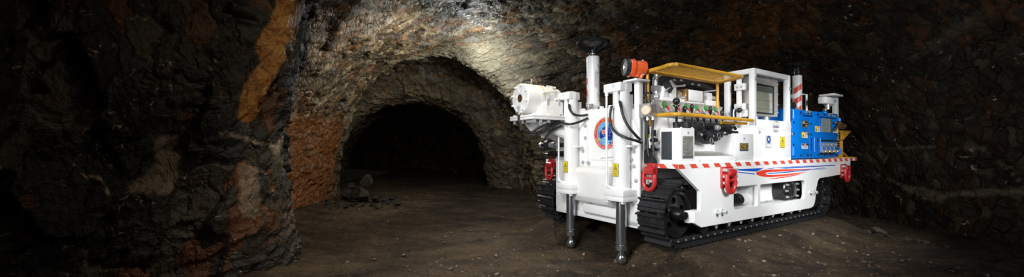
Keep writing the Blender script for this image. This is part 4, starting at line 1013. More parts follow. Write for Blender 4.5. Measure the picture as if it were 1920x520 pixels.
b.tube([(ru+.06, rw-.02, hz), (ru+.26, rw-.06, hz), (ru+.26, rw-.06, hz-.40), (ru+.06, rw-.02, hz-.40)], .020, 'white_paint', 10, smooth=False); b.build('grab_handle', r2)
b = MB(); b.lathe((ru, rw, hz-.05), (-1, .3, 0), [(.05, .06), (.05, .12), (.03, .13)], 'white_paint', 12); b.build('side_boss', r2)
b = MB(); q = Vector((ru+.08, rw-.05, rz1+.02)); b.tube([q, q+Vector((.08, -.02, .06)), q+Vector((.12, -.02, .0)), q+Vector((.08, -.02, -.06)), q+Vector((.02, -.03, -.02))], .012, 'black_rubber', 6); b.build('safety_chain', r2)

# rear lamp on post
lu, lw = onw(1566.5, 180, .25).x, .25
lz = onw(1566.5, 181, lw).z
b = MB(); b.box((lu-.045, lw-.04, DZ1), (lu+.045, lw+.04, lz-.03), 'white_plastic', .006)
c = onw(1556, 180.5, lw); b.box((c.x-.24, lw-.15, lz-.03), (c.x+.20, lw+.10, lz+.01), 'white_plastic', .008); lp = b.build('rear_lamp_post', rig)
b = MB(); c0, c1 = onw(1544.5, 194.5, lw-.12), onw(1561.5, 181.5, lw-.12)
b.box((c0.x, lw-.16, c0.z), (c1.x, lw-.02, c1.z-.02), 'white_paint', .03); rl = b.build('rear_work_lamp', lp)
b = MB(); b.box((c1.x-.02, lw-.10, c0.z-.02), (c1.x+.05, lw+.02, c1.z-.08), 'grey_paint', .02); b.cyl(((c0.x+c1.x)/2+.05, lw-.09, c0.z), ((c0.x+c1.x)/2+.05, lw-.09, c0.z-.09), .04, 'zinc', 12); b.cyl((c1.x+.1, lw-.05, c1.z-.08), (c1.x+.28, lw-.05, c1.z-.06), .03, 'decal_blue', 10); b.build('lamp_driver', lp)

# rear yellow basket
b = MB(); z0 = 1.33; u = 4.95
ring = [onw(1576, 246, .15), onw(1594, 246.5, .15), onw(1580, 262, .15), onw(1577, 262, .15)]
back = [p+Vector((.05, .28, .0)) for p in ring]
for R_ in (ring, back): b.tube(R_, .013, 'yellow_paint', 8, smooth=False, closed=True)
for p, q in zip(ring, back): b.cyl(p, q, .011, 'yellow_paint', 8)
bk = b.build('rear_guard', rig)
b = MB()
for k in range(1, 6):
    f = k/6; p = ring[0].lerp(ring[3], f); q = ring[1].lerp(ring[2], f); b.cyl(p, q, .007, 'yellow_paint', 6); b.cyl(q, q+Vector((.05, .28, 0)), .007, 'yellow_paint', 6)
for k in range(1, 5):
    f = k/5; p = ring[0].lerp(ring[1], f); q = ring[3].lerp(ring[2], f); b.cyl(p, q, .007, 'yellow_paint', 6)
b.build('guard_bars', bk)
b = MB(); c = onw(1577.5, 275, .12); b.box((c.x-.03, .10, DZ1), (c.x+.03, .16, c.z+.12), 'yellow_paint', .006); b.box((c.x-.12, .02, DZ1), (c.x+.48, .3, DZ1+.018), 'yellow_paint', .004)
b.prism([(c.x-.03, .10, 1.2), (c.x+.3, .10, DZ1+.018), (c.x+.26, .10, DZ1+.018), (c.x-.03, .10, 1.16)], (0, .03, 0), 'yellow_paint'); b.build('guard_foot', bk)
# rear bodywork behind the boxes
b = MB(); b.box((1.6, .62, DZ1), (bu1-.1, 2.3, 1.58), 'white_paint', .012); b.build('rear_body', rig)
# ================================================================== CAVE
def _h(ix, iy, iz, s):
    n = (ix.astype(np.int64)*73856093) ^ (iy.astype(np.int64)*19349663) ^ (iz.astype(np.int64)*83492791) ^ (s*2654435761)
    n = (n ^ (n >> 13))*1274126177 & 0x7fffffff
    n = (n ^ (n >> 16))*668265263 & 0x7fffffff
    return ((n ^ (n >> 15)) & 0xfffff)/float(0xfffff)
def vnoise(P, s=0):
    f = np.floor(P); r = P-f; r = r*r*(3-2*r); ix, iy, iz = f[:, 0], f[:, 1], f[:, 2]; out = 0
    for a in (0, 1):
        for b in (0, 1):
            for c in (0, 1):
                w = (r[:, 0] if a else 1-r[:, 0])*(r[:, 1] if b else 1-r[:, 1])*(r[:, 2] if c else 1-r[:, 2])
                out = out+w*_h(ix+a, iy+b, iz+c, s)
    return out
def fbm(P, o=4, s=0):
    t, a, n = 0, .5, 0
    for k in range(o): t = t+a*vnoise(P*2**k+k*17.3, s+k); n += a; a *= .5
    return t/n-.5
def cells(P, s=0):
    """nearest jittered lattice point: returns two random numbers per cell and the offset to its centre"""
    f = np.floor(P); best = np.full(len(P), 1e9); r1 = np.zeros(len(P)); r2 = np.zeros(len(P)); off = np.zeros_like(P)
    for a in (-1, 0, 1):
        for b in (-1, 0, 1):
            for c in (-1, 0, 1):
                g = f+np.array([a, b, c]); x, y, z = g[:, 0], g[:, 1], g[:, 2]
                ctr = g+np.stack([_h(x, y, z, s), _h(x, y, z, s+1), _h(x, y, z, s+2)], 1)
                v = P-ctr; d = (v*v).sum(1); m = d < best
                best[m] = d[m]; off[m] = v[m]; r1[m] = _h(x, y, z, s+3)[m]; r2[m] = _h(x, y, z, s+4)[m]
    return r1, r2, off
def rotm(ax, ay, az):
    return np.array((Matrix.Rotation(math.radians(az), 3, 'Z') @ Matrix.Rotation(math.radians(ay), 3, 'Y') @ Matrix.Rotation(math.radians(ax), 3, 'X')))
def grid_mesh(name, V, nr, nc, m, attrs=None, flip=False, smooth=False, parent=None):
    i = np.arange(nr-1)[:, None]*nc+np.arange(nc-1)[None, :]
    q = np.stack([i, i+1, i+nc+1, i+nc], -1).reshape(-1, 4)
    if flip: q = q[:, ::-1]
    me = bpy.data.meshes.new(name); me.vertices.add(len(V)); me.vertices.foreach_set('co', V.astype(np.float32).ravel())
    me.loops.add(q.size); me.loops.foreach_set('vertex_index', q.astype(np.int32).ravel())
    me.polygons.add(len(q)); me.polygons.foreach_set('loop_start', (np.arange(len(q))*4).astype(np.int32)); me.polygons.foreach_set('loop_total', np.full(len(q), 4, np.int32))
    me.update(calc_edges=True)
    for k, a in (attrs or {}).items():
        at = me.attributes.new(k, 'FLOAT', 'POINT'); at.data.foreach_set('value', a.astype(np.float32))
    me.materials.append(m)
    me.shade_smooth()
    o = bpy.data.objects.new(name, me); COL.objects.link(o)
    return o
def normals(V, nr, nc):
    G = V.reshape(nr, nc, 3); a = np.gradient(G, axis=0); b = np.gradient(G, axis=1)
    n = np.cross(a, b).reshape(-1, 3); return n/np.maximum(np.linalg.norm(n, axis=1, keepdims=True), 1e-9)
RB, RCH = rotm(15, 35, 20), rotm(25, 38, -30)
def rock(V, N, big=.30, blk=.16, chip=.05, s=0, cs=1.0):
    """rough blasted rock: slow swell, broken blocks, slabby chips"""
    d = big*fbm(V*.55, 4, 11+s)*2
    r1, r2, o = cells((V+.25*np.stack([fbm(V*1.3, 3, 13), fbm(V*1.3, 3, 14), fbm(V*1.3, 3, 15)], 1)) @ RB.T*np.array([.9, 2.4, 1.6]), 31+s)
    d = d+blk*((r1-.5)+.9*(o[:, 0]*(r2-.5)+o[:, 1]*(.5-r1)))
    q1, q2, p = cells((V+.30*np.stack([fbm(V*1.6, 3, 3), fbm(V*1.6, 3, 4), fbm(V*1.6, 3, 5)], 1)) @ RCH.T*np.array([2.2, 9.5, 6.0])*cs, 57+s)
    d = d+chip*((q1-.5)*1.1+1.3*p[:, 1]*(q2-.2)+.7*p[:, 0]*(q1-.5))
    d = d+.02*fbm(V*14, 3, 71)
    return V+N*d[:, None], .65*q1+.35*r1
def lin(keys, x):
    k = np.array(keys, float); return np.stack([np.interp(x, k[:, 0], k[:, i]) for i in range(1, k.shape[1])], 1)

def seg_mask(A, pts, hw, soft=.35):
    """1 inside a band of half width hw about a polyline given in the two columns of A"""
    best = np.full(len(A), 1e9)
    for p, q in zip(pts[:-1], pts[1:]):
        p, q = np.array(p), np.array(q); d = q-p; t = np.clip(((A-p) @ d)/(d @ d), 0, 1); best = np.minimum(best, np.linalg.norm(A-(p+t[:, None]*d), axis=1))
    return np.clip((hw-best)/(hw*soft)+.5, 0, 1)

# ------------------------------------------------------------------ rock material
def rock_mat(name, cols, rust=(.20, .07, .014), rough=(.30, .62), bump=.9, spec=.5, tanc=(.20, .15, .10), flake=.665, chips=(2.0, 7, 4.5), chipmix=.5):
    m, nt, b = node_mat(name); L = nt.links.new; nd = nt.nodes.new
    tc = nd('ShaderNodeTexCoord')
    def attr(n): a = nd('ShaderNodeAttribute'); a.attribute_name = n; return a.outputs['Fac']
    def noise(s, d=6, dist=0.0, rgh=.6):
        n = nd('ShaderNodeTexNoise'); n.inputs['Scale'].default_value = s; n.inputs['Detail'].default_value = d; n.inputs['Distortion'].default_value = dist; n.inputs['Roughness'].default_value = rgh
        L(tc.outputs['Object'], n.inputs['Vector']); return n
    def ramp(v, stops):
        r = nd('ShaderNodeValToRGB'); e = r.color_ramp.elements
        while len(e) < len(stops): e.new(.5)
        for x, (p, c) in zip(e, stops): x.position = p; x.color = c if len(c) == 4 else (*c, 1)
        L(v, r.inputs['Fac']); return r.outputs['Color']
    def mix(f, a, c, mode='MIX'):
        x = nd('ShaderNodeMix'); x.data_type = 'RGBA'; x.blend_type = mode
        if isinstance(f, float): x.inputs[0].default_value = f
        else: L(f, x.inputs[0])
        L(a, x.inputs[6])
        if isinstance(c, tuple): x.inputs[7].default_value = (*c, 1)
        else: L(c, x.inputs[7])
        return x.outputs[2]
    def math_(op, a, c):
        x = nd('ShaderNodeMath'); x.operation = op
        for i, v in enumerate((a, c)):
            if isinstance(v, (int, float)): x.inputs[i].default_value = v
            else: L(v, x.inputs[i])
        x.use_clamp = op in ('ADD', 'SUBTRACT', 'MULTIPLY'); return x.outputs[0]
    n1 = noise(3.2, 8, 1.2); n2 = noise(17, 6, .6); n3 = noise(1.1, 5, .8)
    t = math_('ADD', math_('MULTIPLY', attr('tint'), .62), math_('MULTIPLY', n2.outputs['Fac'], .40))
    c = ramp(t, [(.22, cols[0]), (.45, cols[1]), (.62, cols[2]), (.80, cols[3])])
    mq = nd('ShaderNodeMapping'); mq.inputs['Rotation'].default_value = (.45, .66, -.5); mq.inputs['Scale'].default_value = chips
    dv = nd('ShaderNodeMix'); dv.data_type = 'RGBA'; dv.blend_type = 'LINEAR_LIGHT'; dv.inputs[0].default_value = .16; L(tc.outputs['Object'], dv.inputs[6]); L(noise(2.4, 5, 1.0).outputs['Color'], dv.inputs[7])
    L(dv.outputs[2], mq.inputs['Vector']); vq = nd('ShaderNodeTexVoronoi'); vq.inputs['Scale'].default_value = 1; L(mq.outputs[0], vq.inputs['Vector'])
    sep = nd('ShaderNodeSeparateColor'); L(vq.outputs['Color'], sep.inputs[0])
    rq = nd('ShaderNodeValToRGB'); L(sep.outputs[0], rq.inputs['Fac']); rq.color_ramp.interpolation = 'CONSTANT'
    e = rq.color_ramp.elements
    st = [(0, cols[0]), (.30, cols[1]), (.52, cols[2]), (.68, tuple(.6*v for v in rust)), (.77, (cols[2][0]*.75, cols[2][0]*.72, cols[2][0]*.68)), (.88, cols[3]), (.96, tuple(1.0*v for v in rust))]
    while len(e) < len(st): e.new(.5)
    for x, (p_, c_) in zip(e, st): x.position = p_; x.color = (*c_, 1)
    c = mix(chipmix, c, rq.outputs['Color'])
    c = mix(attr('right_shade'), c, (.017, .0105, .0045))  # shade painted into the rock colour, near black
    rf = math_('ADD', attr('rust'), math_('MULTIPLY', n1.outputs['Fac'], .55))
    rm = ramp(rf, [(.62, (0, 0, 0)), (.80, (1, 1, 1))])
    rcol = ramp(n2.outputs['Fac'], [(.3, tuple(v*.35 for v in rust)), (.55, rust), (.75, tuple(min(1, v*1.7) for v in rust))])
    c = mix(rm, c, rcol)
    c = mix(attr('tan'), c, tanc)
    vo = nd('ShaderNodeTexVoronoi'); vo.inputs['Scale'].default_value = 9; L(tc.outputs['Object'], vo.inputs['Vector'])
    fl = math_('MULTIPLY', ramp(noise(4.6, 5, 1.8, .68).outputs['Fac'], [(flake-.012, (0, 0, 0)), (flake, (1, 1, 1))]), 1.0)
    c = mix(fl, c, (.52, .39, .25))
    ve = attr('vein')
    vc = ramp(noise(7, 7, 1.5).outputs['Fac'], [(.3, (.10, .03, .006)), (.45, (.42, .16, .025)), (.62, (.60, .30, .07)), (.75, (.30, .10, .02))])
    c = mix(ve, c, vc)
    L(c, b.inputs['Base Color'])
    rr = nd('ShaderNodeMapRange'); rr.inputs['To Min'].default_value = rough[0]; rr.inputs['To Max'].default_value = rough[1]; L(n2.outputs['Fac'], rr.inputs['Value']); rr.inputs['From Min'].default_value = .3; rr.inputs['From Max'].default_value = .7
    L(rr.outputs[0], b.inputs['Roughness']); sp = nd('ShaderNodeMapRange'); L(attr('right_shade'), sp.inputs['Value']); sp.inputs['To Min'].default_value = spec; sp.inputs['To Max'].default_value = .12; L(sp.outputs[0], b.inputs['Specular IOR Level'])
    mp = nd('ShaderNodeMapping'); mp.inputs['Rotation'].default_value = (.5, .65, .3); mp.inputs['Scale'].default_value = (6, 22, 12); L(tc.outputs['Object'], mp.inputs['Vector'])
    v2 = nd('ShaderNodeTexVoronoi'); v2.inputs['Scale'].default_value = 1.0; L(mp.outputs[0], v2.inputs['Vector'])
    ve_ = nd('ShaderNodeTexVoronoi'); ve_.feature = 'DISTANCE_TO_EDGE'; ve_.inputs['Scale'].default_value = 1; L(mq.outputs[0], ve_.inputs['Vector']); crk = math_('MULTIPLY', ve_.outputs['Distance'], 7.0)
    hsum = math_('ADD', math_('MULTIPLY', v2.outputs['Distance'], .3), math_('ADD', math_('MULTIPLY', noise(30, 6).outputs['Fac'], .4), math_('MULTIPLY', crk, .45)))
    bp = nd('ShaderNodeBump'); bp.inputs['Strength'].default_value = bump; bp.inputs['Distance'].default_value = .05
    L(hsum, bp.inputs['Height']); L(bp.outputs['Normal'], b.inputs['Normal'])
    return m
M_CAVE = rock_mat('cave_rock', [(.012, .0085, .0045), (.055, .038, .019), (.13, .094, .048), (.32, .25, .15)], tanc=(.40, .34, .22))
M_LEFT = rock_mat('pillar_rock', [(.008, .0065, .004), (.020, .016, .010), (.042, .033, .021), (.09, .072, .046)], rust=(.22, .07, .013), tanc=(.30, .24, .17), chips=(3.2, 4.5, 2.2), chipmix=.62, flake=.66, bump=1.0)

# ------------------------------------------------------------------ main drift and the lower tunnel beyond it
SECT = [(-5, -6, 8.8, 5.6), (2, -6, 8.4, 5.6), (5, -5.6, 8.1, 5.5), (6, -5.3, 7.9, 5.45), (7, -5.0, 7.8, 5.35), (8, -5.0, 7.9, 5.2), (9, -5.2, 7.8, 5.05), (10, -5.35, 7.2, 4.85), (10.9, -5.45, 6.0, 4.55), (11.4, -5.5, 3.2, 4.35), (11.8, -5.58, .80, 4.10), (12.3, -5.7, .6, 4.05), (12.9, -6.6, .9, 4.35), (13.9, -7.1, .5, 4.2), (14.6, -7.0, -.4, 3.3), (15.4, -7.0, -.9, 3.02), (16.2, -7.7, -.8, 3.05), (19, -8.2, -.8, 3.1), (25, -12, -5, 3.0), (35, -24, -16, 3.0), (36, -20, -19.9, -.5)]
ys = [-5.0]
while ys[-1] < 36.2: ys.append(ys[-1]+(.30 if ys[-1] < 1.5 else (.05 if ys[-1] < 16.5 else .25)))
ys = np.array(ys); nr = len(ys); nc = 430
S3 = lin(SECT, ys)
k = np.exp(-.5*(np.arange(-6, 7)/2.0)**2); k /= k.sum()
S3 = np.stack([np.convolve(np.pad(S3[:, i], 6, 'edge'), k, 'valid') for i in range(3)], 1)
th = np.linspace(0, PI, 1500); NE = 2.2
cx_, sz_ = np.sign(np.cos(th))*np.abs(np.cos(th))**(2/NE), np.abs(np.sin(th))**(2/NE)
V = np.zeros((nr, nc, 3)); ZF = -.55
for j in range(nr):
    xl, xr, tp = S3[j]; a = (xr-xl)/2; x = (xl+xr)/2-a*cx_; z = ZF+(tp-ZF)*sz_
    s = np.concatenate([[0], np.cumsum(np.hypot(np.diff(x), np.diff(z)))]); t = np.linspace(0, s[-1], nc)
    V[j, :, 0] = np.interp(t, s, x); V[j, :, 2] = np.interp(t, s, z); V[j, :, 1] = ys[j]
V = V.reshape(-1, 3); N = normals(V, nr, nc)
V2, tint = rock(V, N, .26, .10, .075)
Xc, Yc, Zc = V[:, 0], V[:, 1], V[:, 2]
rust = .10+.44*np.clip(1.8-np.abs(Xc+5.6)/1.1, 0, 1)*np.clip((3.0-Zc)/1.2, 0, 1)*np.clip((12.2-Yc)/1, 0, 1)+.25*np.clip((Xc-2)/3, 0, 1)*np.clip((Zc-1)/2, 0, 1)+.22*fbm(V*.45, 3, 5)*2+.12*np.clip((Zc-3.2)/1, 0, 1)
right_shade = np.clip((Xc-.8)/3.0, 0, 1); tint = tint*(1-.62*right_shade); V2 = V+(V2-V)*(1-.45*right_shade)[:, None]  # right side darkened in colour to stand in for missing light
tan = .85*np.clip(1.3-np.abs(Yc-12.0)/.8, 0, 1)*np.clip((Zc-1.3)/1.2, 0, 1)*np.clip((1.0-Xc), 0, 1)+.5*np.clip(1.2-np.abs(Yc-14.9)/.8, 0, 1)  # pale rock; the lip band also paints in the ridge's lit look
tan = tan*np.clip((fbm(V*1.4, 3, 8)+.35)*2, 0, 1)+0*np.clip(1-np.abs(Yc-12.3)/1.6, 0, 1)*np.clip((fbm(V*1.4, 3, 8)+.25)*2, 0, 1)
YZ = np.stack([Yc+.12*fbm(V*3, 3, 61), Zc+.16*fbm(V*4, 4, 62)], 1); side_ = np.clip((Xc-5.5)*2, 0, 1)
for pts, hw, k_ in (([(7.5, .48), (6.9, .40), (6.5, .50), (5.6, .60)], .045, .30), ([(8.1, 1.28), (7.0, 1.27), (6.2, 1.24)], .012, .25), ([(6.25, 1.23), (5.7, .50)], .010, .30), ([(6.6, 2.8), (6.2, 2.95), (5.5, 3.2)], .06, .10), ([(7.9, .60), (7.2, .35), (6.9, .32)], .03, .25)):
    tan = np.maximum(tan, k_*side_*seg_mask(YZ, pts, hw, .6))
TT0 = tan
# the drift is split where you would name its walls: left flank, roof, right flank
G = V2.reshape(nr, nc, 3); TT = {'tint': tint, 'rust': rust, 'tan': tan, 'vein': np.zeros(len(V)), 'right_shade': .68*right_shade}
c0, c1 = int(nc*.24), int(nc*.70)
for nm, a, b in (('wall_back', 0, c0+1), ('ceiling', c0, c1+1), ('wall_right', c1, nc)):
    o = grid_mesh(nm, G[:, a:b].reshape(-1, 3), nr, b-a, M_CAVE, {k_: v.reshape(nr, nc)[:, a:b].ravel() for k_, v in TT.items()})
    o['kind'] = 'structure'

# ------------------------------------------------------------------ left pillar in the foreground
plan = np.array([(-6.0, -3), (-4.6, .5), (-4.3, 2.0), (-4.0, 3.2), (-3.45, 4.1), (-3.05, 4.55), (-2.84, 4.82), (-2.80, 5.05), (-2.95, 5.4), (-3.6, 6.2), (-4.6, 6.9), (-6.0, 7.4)])
d = np.concatenate([[0], np.cumsum(np.linalg.norm(np.diff(plan, axis=0), axis=1))])
sp = []; x = 0
while x < d[-1]: sp.append(x); x += .10 if x < 3.4 else .022
sp = np.array(sp); ker = np.exp(-.5*(np.arange(-8, 9)/3.5)**2); ker /= ker.sum()
pl = np.stack([np.convolve(np.pad(np.interp(sp, d, plan[:, i]), 8, 'edge'), ker, 'valid') for i in (0, 1)], 1)
zz = np.arange(-.5, 5.6, .025); nr, nc = len(sp), len(zz)
V = np.zeros((nr, nc, 3)); V[:, :, 0] = pl[:, 0:1]; V[:, :, 1] = pl[:, 1:2]; V[:, :, 2] = zz[None]
lean = np.interp(zz, [-.5, .3, 1.2, 2.0, 3.0, 5.6], [.0, -.02, -.12, .0, .06, .5]); V[:, :, 0] += lean[None]*1.0
V = V.reshape(-1, 3); N = -normals(V, nr, nc)
V2, tint = rock(V, N, .20, .13, .055, 5, .8)
A = np.stack([V[:, 0]+.16*fbm(V*3, 4, 9), V[:, 2]+.16*fbm(V*3, 4, 10)], 1)
vein = seg_mask(A, [(-2.70, 3.3), (-2.80, 2.9), (-2.92, 2.5), (-2.98, 2.1), (-3.04, 1.8), (-3.10, 1.62)], .085, .12)*np.clip((V[:, 1]-3.6)*3, 0, 1)*np.clip((5.0-V[:, 1])*6, 0, 1)
tan = np.maximum(seg_mask(A, [(-3.55, 1.33), (-3.66, .85)], .07), .7*seg_mask(A, [(-3.12, .98), (-3.1, .5)], .07))
tan = np.maximum(tan, .5*seg_mask(np.stack([V2[:, 1], V2[:, 2]], 1), [(3.25, 2.3), (3.36, 1.5)], .10))*.8
A2 = np.stack([V[:, 0]+.05*fbm(V*8, 3, 19), V[:, 2]+.07*fbm(V*9, 3, 20)], 1)
tan = np.maximum(tan, np.clip(V[:, 1]-3.5, 0, 1)*np.maximum(seg_mask(A2, [(-3.28, 1.43), (-3.04, 1.30)], .018, .2), seg_mask(A2, [(-2.95, 1.26), (-2.82, 1.12), (-2.84, 1.20)], .035, .2)))
rust = .05+.40*np.clip(1-np.hypot(V[:, 0]+2.95, (V[:, 2]-.35)/1.3)/.55, 0, 1)+.2*fbm(V*.8, 3, 5)*2
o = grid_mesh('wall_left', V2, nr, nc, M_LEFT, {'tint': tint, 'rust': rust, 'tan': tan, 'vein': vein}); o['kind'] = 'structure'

# ------------------------------------------------------------------ floor
def rect_d(u, w, u0, u1, w0, w1):
    du = np.maximum(np.maximum(u0-u, u-u1), 0); dw = np.maximum(np.maximum(w0-w, w-w1), 0); return np.hypot(du, dw*.6)
def floor_z(x, y):
    u = (x-RIG0[0])*AU[0]+(y-RIG0[1])*AU[1]; w = (x-RIG0[0])*AW[0]+(y-RIG0[1])*AW[1]
    dd = np.minimum(rect_d(u, w, -.12, 4.15, -.03, .45), rect_d(u, w, -.12, 4.15, RW-.45, RW+.03))
    s = np.clip(1-dd/.46, 0, 1); s = s*s*(3-2*s)
    P = np.stack([x, y, np.zeros_like(x)], 1)
    n = .10*fbm(P*.5, 3, 21)*2
    n += .045*fbm(P*np.array([1.4, 3.2, 1]), 4, 22)*2
    r1, r2, o = cells(P*np.array([4.5, 9, 1])+fbm(P*3, 2, 2)[:, None], 23); n += .034*(r1-.5)*np.clip(fbm(P*.9, 2, 6)*3+.6, 0, 1)
    n += .030*fbm(P*9, 4, 24)*2
    pile = .5*np.exp(-(((x+3.75)/.55)**2+((y-9.3)/.6)**2))*.8
    jk = np.minimum(np.hypot(u+.6, w-.62), np.hypot(u+.6, w-1.6)); flat = np.clip(jk/.35, 0, 1)
    edge = .28*np.clip((x-6.0+.0*y)/1.4, 0, 1)**2
    return -.25*(1-s)+n*(1-s)*flat-.006+edge*0+pile*.0
xs = np.arange(-7.5, 9.0, .036); yy = [.6]
while yy[-1] < 36: yy.append(yy[-1]*1.0068)
yy = np.array(yy); nr, nc = len(yy), len(xs)
V = np.zeros((nr, nc, 3)); V[:, :, 0] = xs[None]; V[:, :, 1] = yy[:, None]; V = V.reshape(-1, 3); V[:, 2] = floor_z(V[:, 0], V[:, 1])
def floor_mat():
    m, nt, b = node_mat('mine_floor'); L = nt.links.new; nd = nt.nodes.new; tc = nd('ShaderNodeTexCoord')
    mp = nd('ShaderNodeMapping'); mp.inputs['Scale'].default_value = (1, 2.2, 1); L(tc.outputs['Object'], mp.inputs['Vector'])
    def noise(s, d, src): n = nd('ShaderNodeTexNoise'); n.inputs['Scale'].default_value = s; n.inputs['Detail'].default_value = d; n.inputs['Distortion'].default_value = .8; L(src, n.inputs['Vector']); return n.outputs['Fac']
    def ramp(v, st):
        r = nd('ShaderNodeValToRGB'); e = r.color_ramp.elements
        while len(e) < len(st): e.new(.5)
        for x, (p, c) in zip(e, st): x.position = p; x.color = (*c, 1)
        L(v, r.inputs['Fac']); return r.outputs['Color']
    c1 = ramp(noise(1.3, 7, mp.outputs[0]), [(.32, (.030, .020, .012)), (.5, (.078, .052, .028)), (.68, (.125, .085, .047))])
    c2 = ramp(noise(22, 6, tc.outputs['Object']), [(.35, (.35, .33, .3)), (.6, (1, 1, 1))])
    x = nd('ShaderNodeMix'); x.data_type = 'RGBA'; x.blend_type = 'MULTIPLY'; x.inputs[0].default_value = .8; L(c1, x.inputs[6]); L(c2, x.inputs[7]); L(x.outputs[2], b.inputs['Base Color'])
    b.inputs['Roughness'].default_value = .72; b.inputs['Specular IOR Level'].default_value = .3
    bp = nd('ShaderNodeBump'); bp.inputs['Strength'].default_value = 1.0; bp.inputs['Distance'].default_value = .045
    ad = nd('ShaderNodeMath'); ad.operation = 'ADD'; L(noise(30, 6, mp.outputs[0]), ad.inputs[0]); L(noise(9, 5, mp.outputs[0]), ad.inputs[1]); L(ad.outputs[0], bp.inputs['Height']); L(bp.outputs['Normal'], b.inputs['Normal'])
    return m
M_FLOOR = floor_mat()
o = grid_mesh('floor', V, nr, nc, M_FLOOR, smooth=True); o['kind'] = 'structure'
def fz(x, y): return float(floor_z(np.array([x]), np.array([y]))[0])

# ------------------------------------------------------------------ loose rock
M_RUB = rock_mat('rubble_rock', [(.035, .031, .025), (.085, .073, .056), (.15, .125, .092), (.22, .18, .13)], flake=.8, rust=(.05, .035, .02), chipmix=.25)
M_PALE = rock_mat('pale_stone', [(.12, .09, .06), (.22, .17, .115), (.32, .25, .17), (.45, .36, .26)], flake=.8)
def stone_mesh(seed, cuts=22):
    r = random.Random(seed); t = bmesh.new(); bmesh.ops.create_icosphere(t, subdivisions=4, radius=1)
    for _ in range(cuts):                       # split faces like broken rock
        n = Vector((r.uniform(-1, 1), r.uniform(-1, 1), r.uniform(-1, 1))).normalized(); k = r.uniform(.42, .72)
        for v in t.verts:
            h = v.co.dot(n)
            if h > k: v.co -= n*(h-k)
    for v in t.verts: v.co += v.co.normalized()*.03*math.sin(9*v.co.x+seed)*math.cos(8*v.co.y+3*v.co.z)
    me = bpy.data.meshes.new('rock'); t.to_mesh(me); t.free(); me.shade_smooth(); me.set_sharp_from_angle(angle=math.radians(22)); return me
def stone(x, y, size, label, group, m, seed, sink=.3, zoff=0.0, name='rubble_rock'):
    me = stone_mesh(seed); me.materials.append(m); o = bpy.data.objects.new(name, me); COL.objects.link(o)
    r = random.Random(seed*3+1); o.scale = size; o.rotation_euler = (r.uniform(-.35, .35), r.uniform(-.35, .35), r.uniform(0, 6.28))
    o.location = (x, y, fz(x, y)+size[2]*(.75-sink)+zoff); o['label'] = label; o['category'] = 'rock'
    if group: o['group'] = group
    return o
def flo(x, y, zf=-.25): Yd = (HC-zf)*F/(y-CY); return (x-CX)/F*Yd, Yd
R = random.Random(5)
GH = 'rubble heap at the tunnel mouth'
heap = [(678, 381, .42, .28, .34, 0, 'largest grey boulder in the middle of the rubble heap'),
        (688, 378, .25, .22, .24, .42, 'rounded dark boulder perched on top of the rubble heap'),
        (652, 377, .30, .24, .30, 0, 'upright grey block at the left end of the rubble heap'),
        (660, 374, .26, .14, .15, .30, 'leaning slab across the upper left of the rubble heap'),
        (705, 381, .34, .20, .19, 0, 'long sloping slab right of the largest heap boulder'),
        (722, 380, .20, .15, .13, 0, 'small angular block near the right end of the heap'),
        (735, 376, .15, .12, .09, 0, 'last low stone trailing off the heap to the right')]
for i, (x, y, a, b, c, zo, lb) in enumerate(heap):
    X0, Y0 = flo(x, y); stone(X0, Y0, (a, b, c), lb, GH, M_RUB, 40+i, .25, zo)
taken = []
for (x, y, a, b, c, zo, lb) in heap: taken.append((*flo(x, y), max(a, b)*1.0))
n_ = 0
for i in range(400):
    x, y = R.uniform(612, 752), R.uniform(379, 394); X0, Y0 = flo(x, y); s = R.uniform(.045, .12)
    if n_ >= 24 or any(math.hypot(X0-p, Y0-q) < r_+s*1.35 for p, q, r_ in taken): continue
    taken.append((X0, Y0, s*1.35)); n_ += 1
    stone(X0, Y0, (s*1.3, s, s*.8), 'small broken rock lying at the foot of the rubble heap', 'small rocks round the rubble heap', M_RUB, 100+i, .3)
GR = 'loose stones along the right wall'
side = [(1625, 436, .085, 'pale stone leftmost by the right wall foot'), (1650, 438, .11, 'largest pale stone at the right wall foot'), (1664, 443, .06, 'small pale stone just right of the largest one'),
        (1701, 447, .06, 'bright angular stone midway along the right wall foot'), (1724, 450, .06, 'flat pale stone right of the bright angular one'), (1735, 456, .05, 'small tan stone in front of the flat pale one'),
        (1776, 459, .05, 'last pale stone far along the right wall foot'), (1643, 457, .05, 'small pale stone lying forward on the floor beside rig')]
for i, (x, y, s, lb) in enumerate(side):
    X0, Y0 = flo(x, y); taken.append((X0, Y0, s*1.5)); stone(X0, Y0, (s*1.4, s, s*.75), lb, GR, M_PALE, 200+i, .3, name='loose_stone')
# gravel: bright chips strewn over the whole floor
g = bmesh.new(); RG = random.Random(9)
for i in range(3400):
    y = 2.6*math.exp(RG.random()**.9*1.75); x = RG.uniform(-.85, 1.25)*y
    if x > 5.6 or (y < 7.6 and x < -2.3) or (y >= 7.6 and (x < -4.4 or x > 1)): continue
    u = (x-RIG0[0])*AU[0]+(y-RIG0[1])*AU[1]; w = (x-RIG0[0])*AW[0]+(y-RIG0[1])*AW[1]
    if -.2 < u < 4.4 and -.05 < w < RW: continue
    s = .007+.020*RG.random()**6; z = fz(x, y)
    if any(math.hypot(x-p, y-q) < r_+.05 for p, q, r_ in taken): continue
    M = Matrix.Translation((x, y, z+s*.4)) @ Matrix.Rotation(RG.uniform(0, 6.28), 4, 'Z') @ Matrix.Diagonal((s*1.5, s, s*.8, 1))
    bmesh.ops.create_icosphere(g, subdivisions=1, radius=1, matrix=M)
me = bpy.data.meshes.new('gravel'); g.to_mesh(me); g.free(); me.materials.append(M_PALE); o = bpy.data.objects.new('gravel', me); COL.objects.link(o)
o['kind'] = 'stuff'; o['label'] = 'pale gravel chips scattered over the brown tunnel floor'; o['category'] = 'gravel'

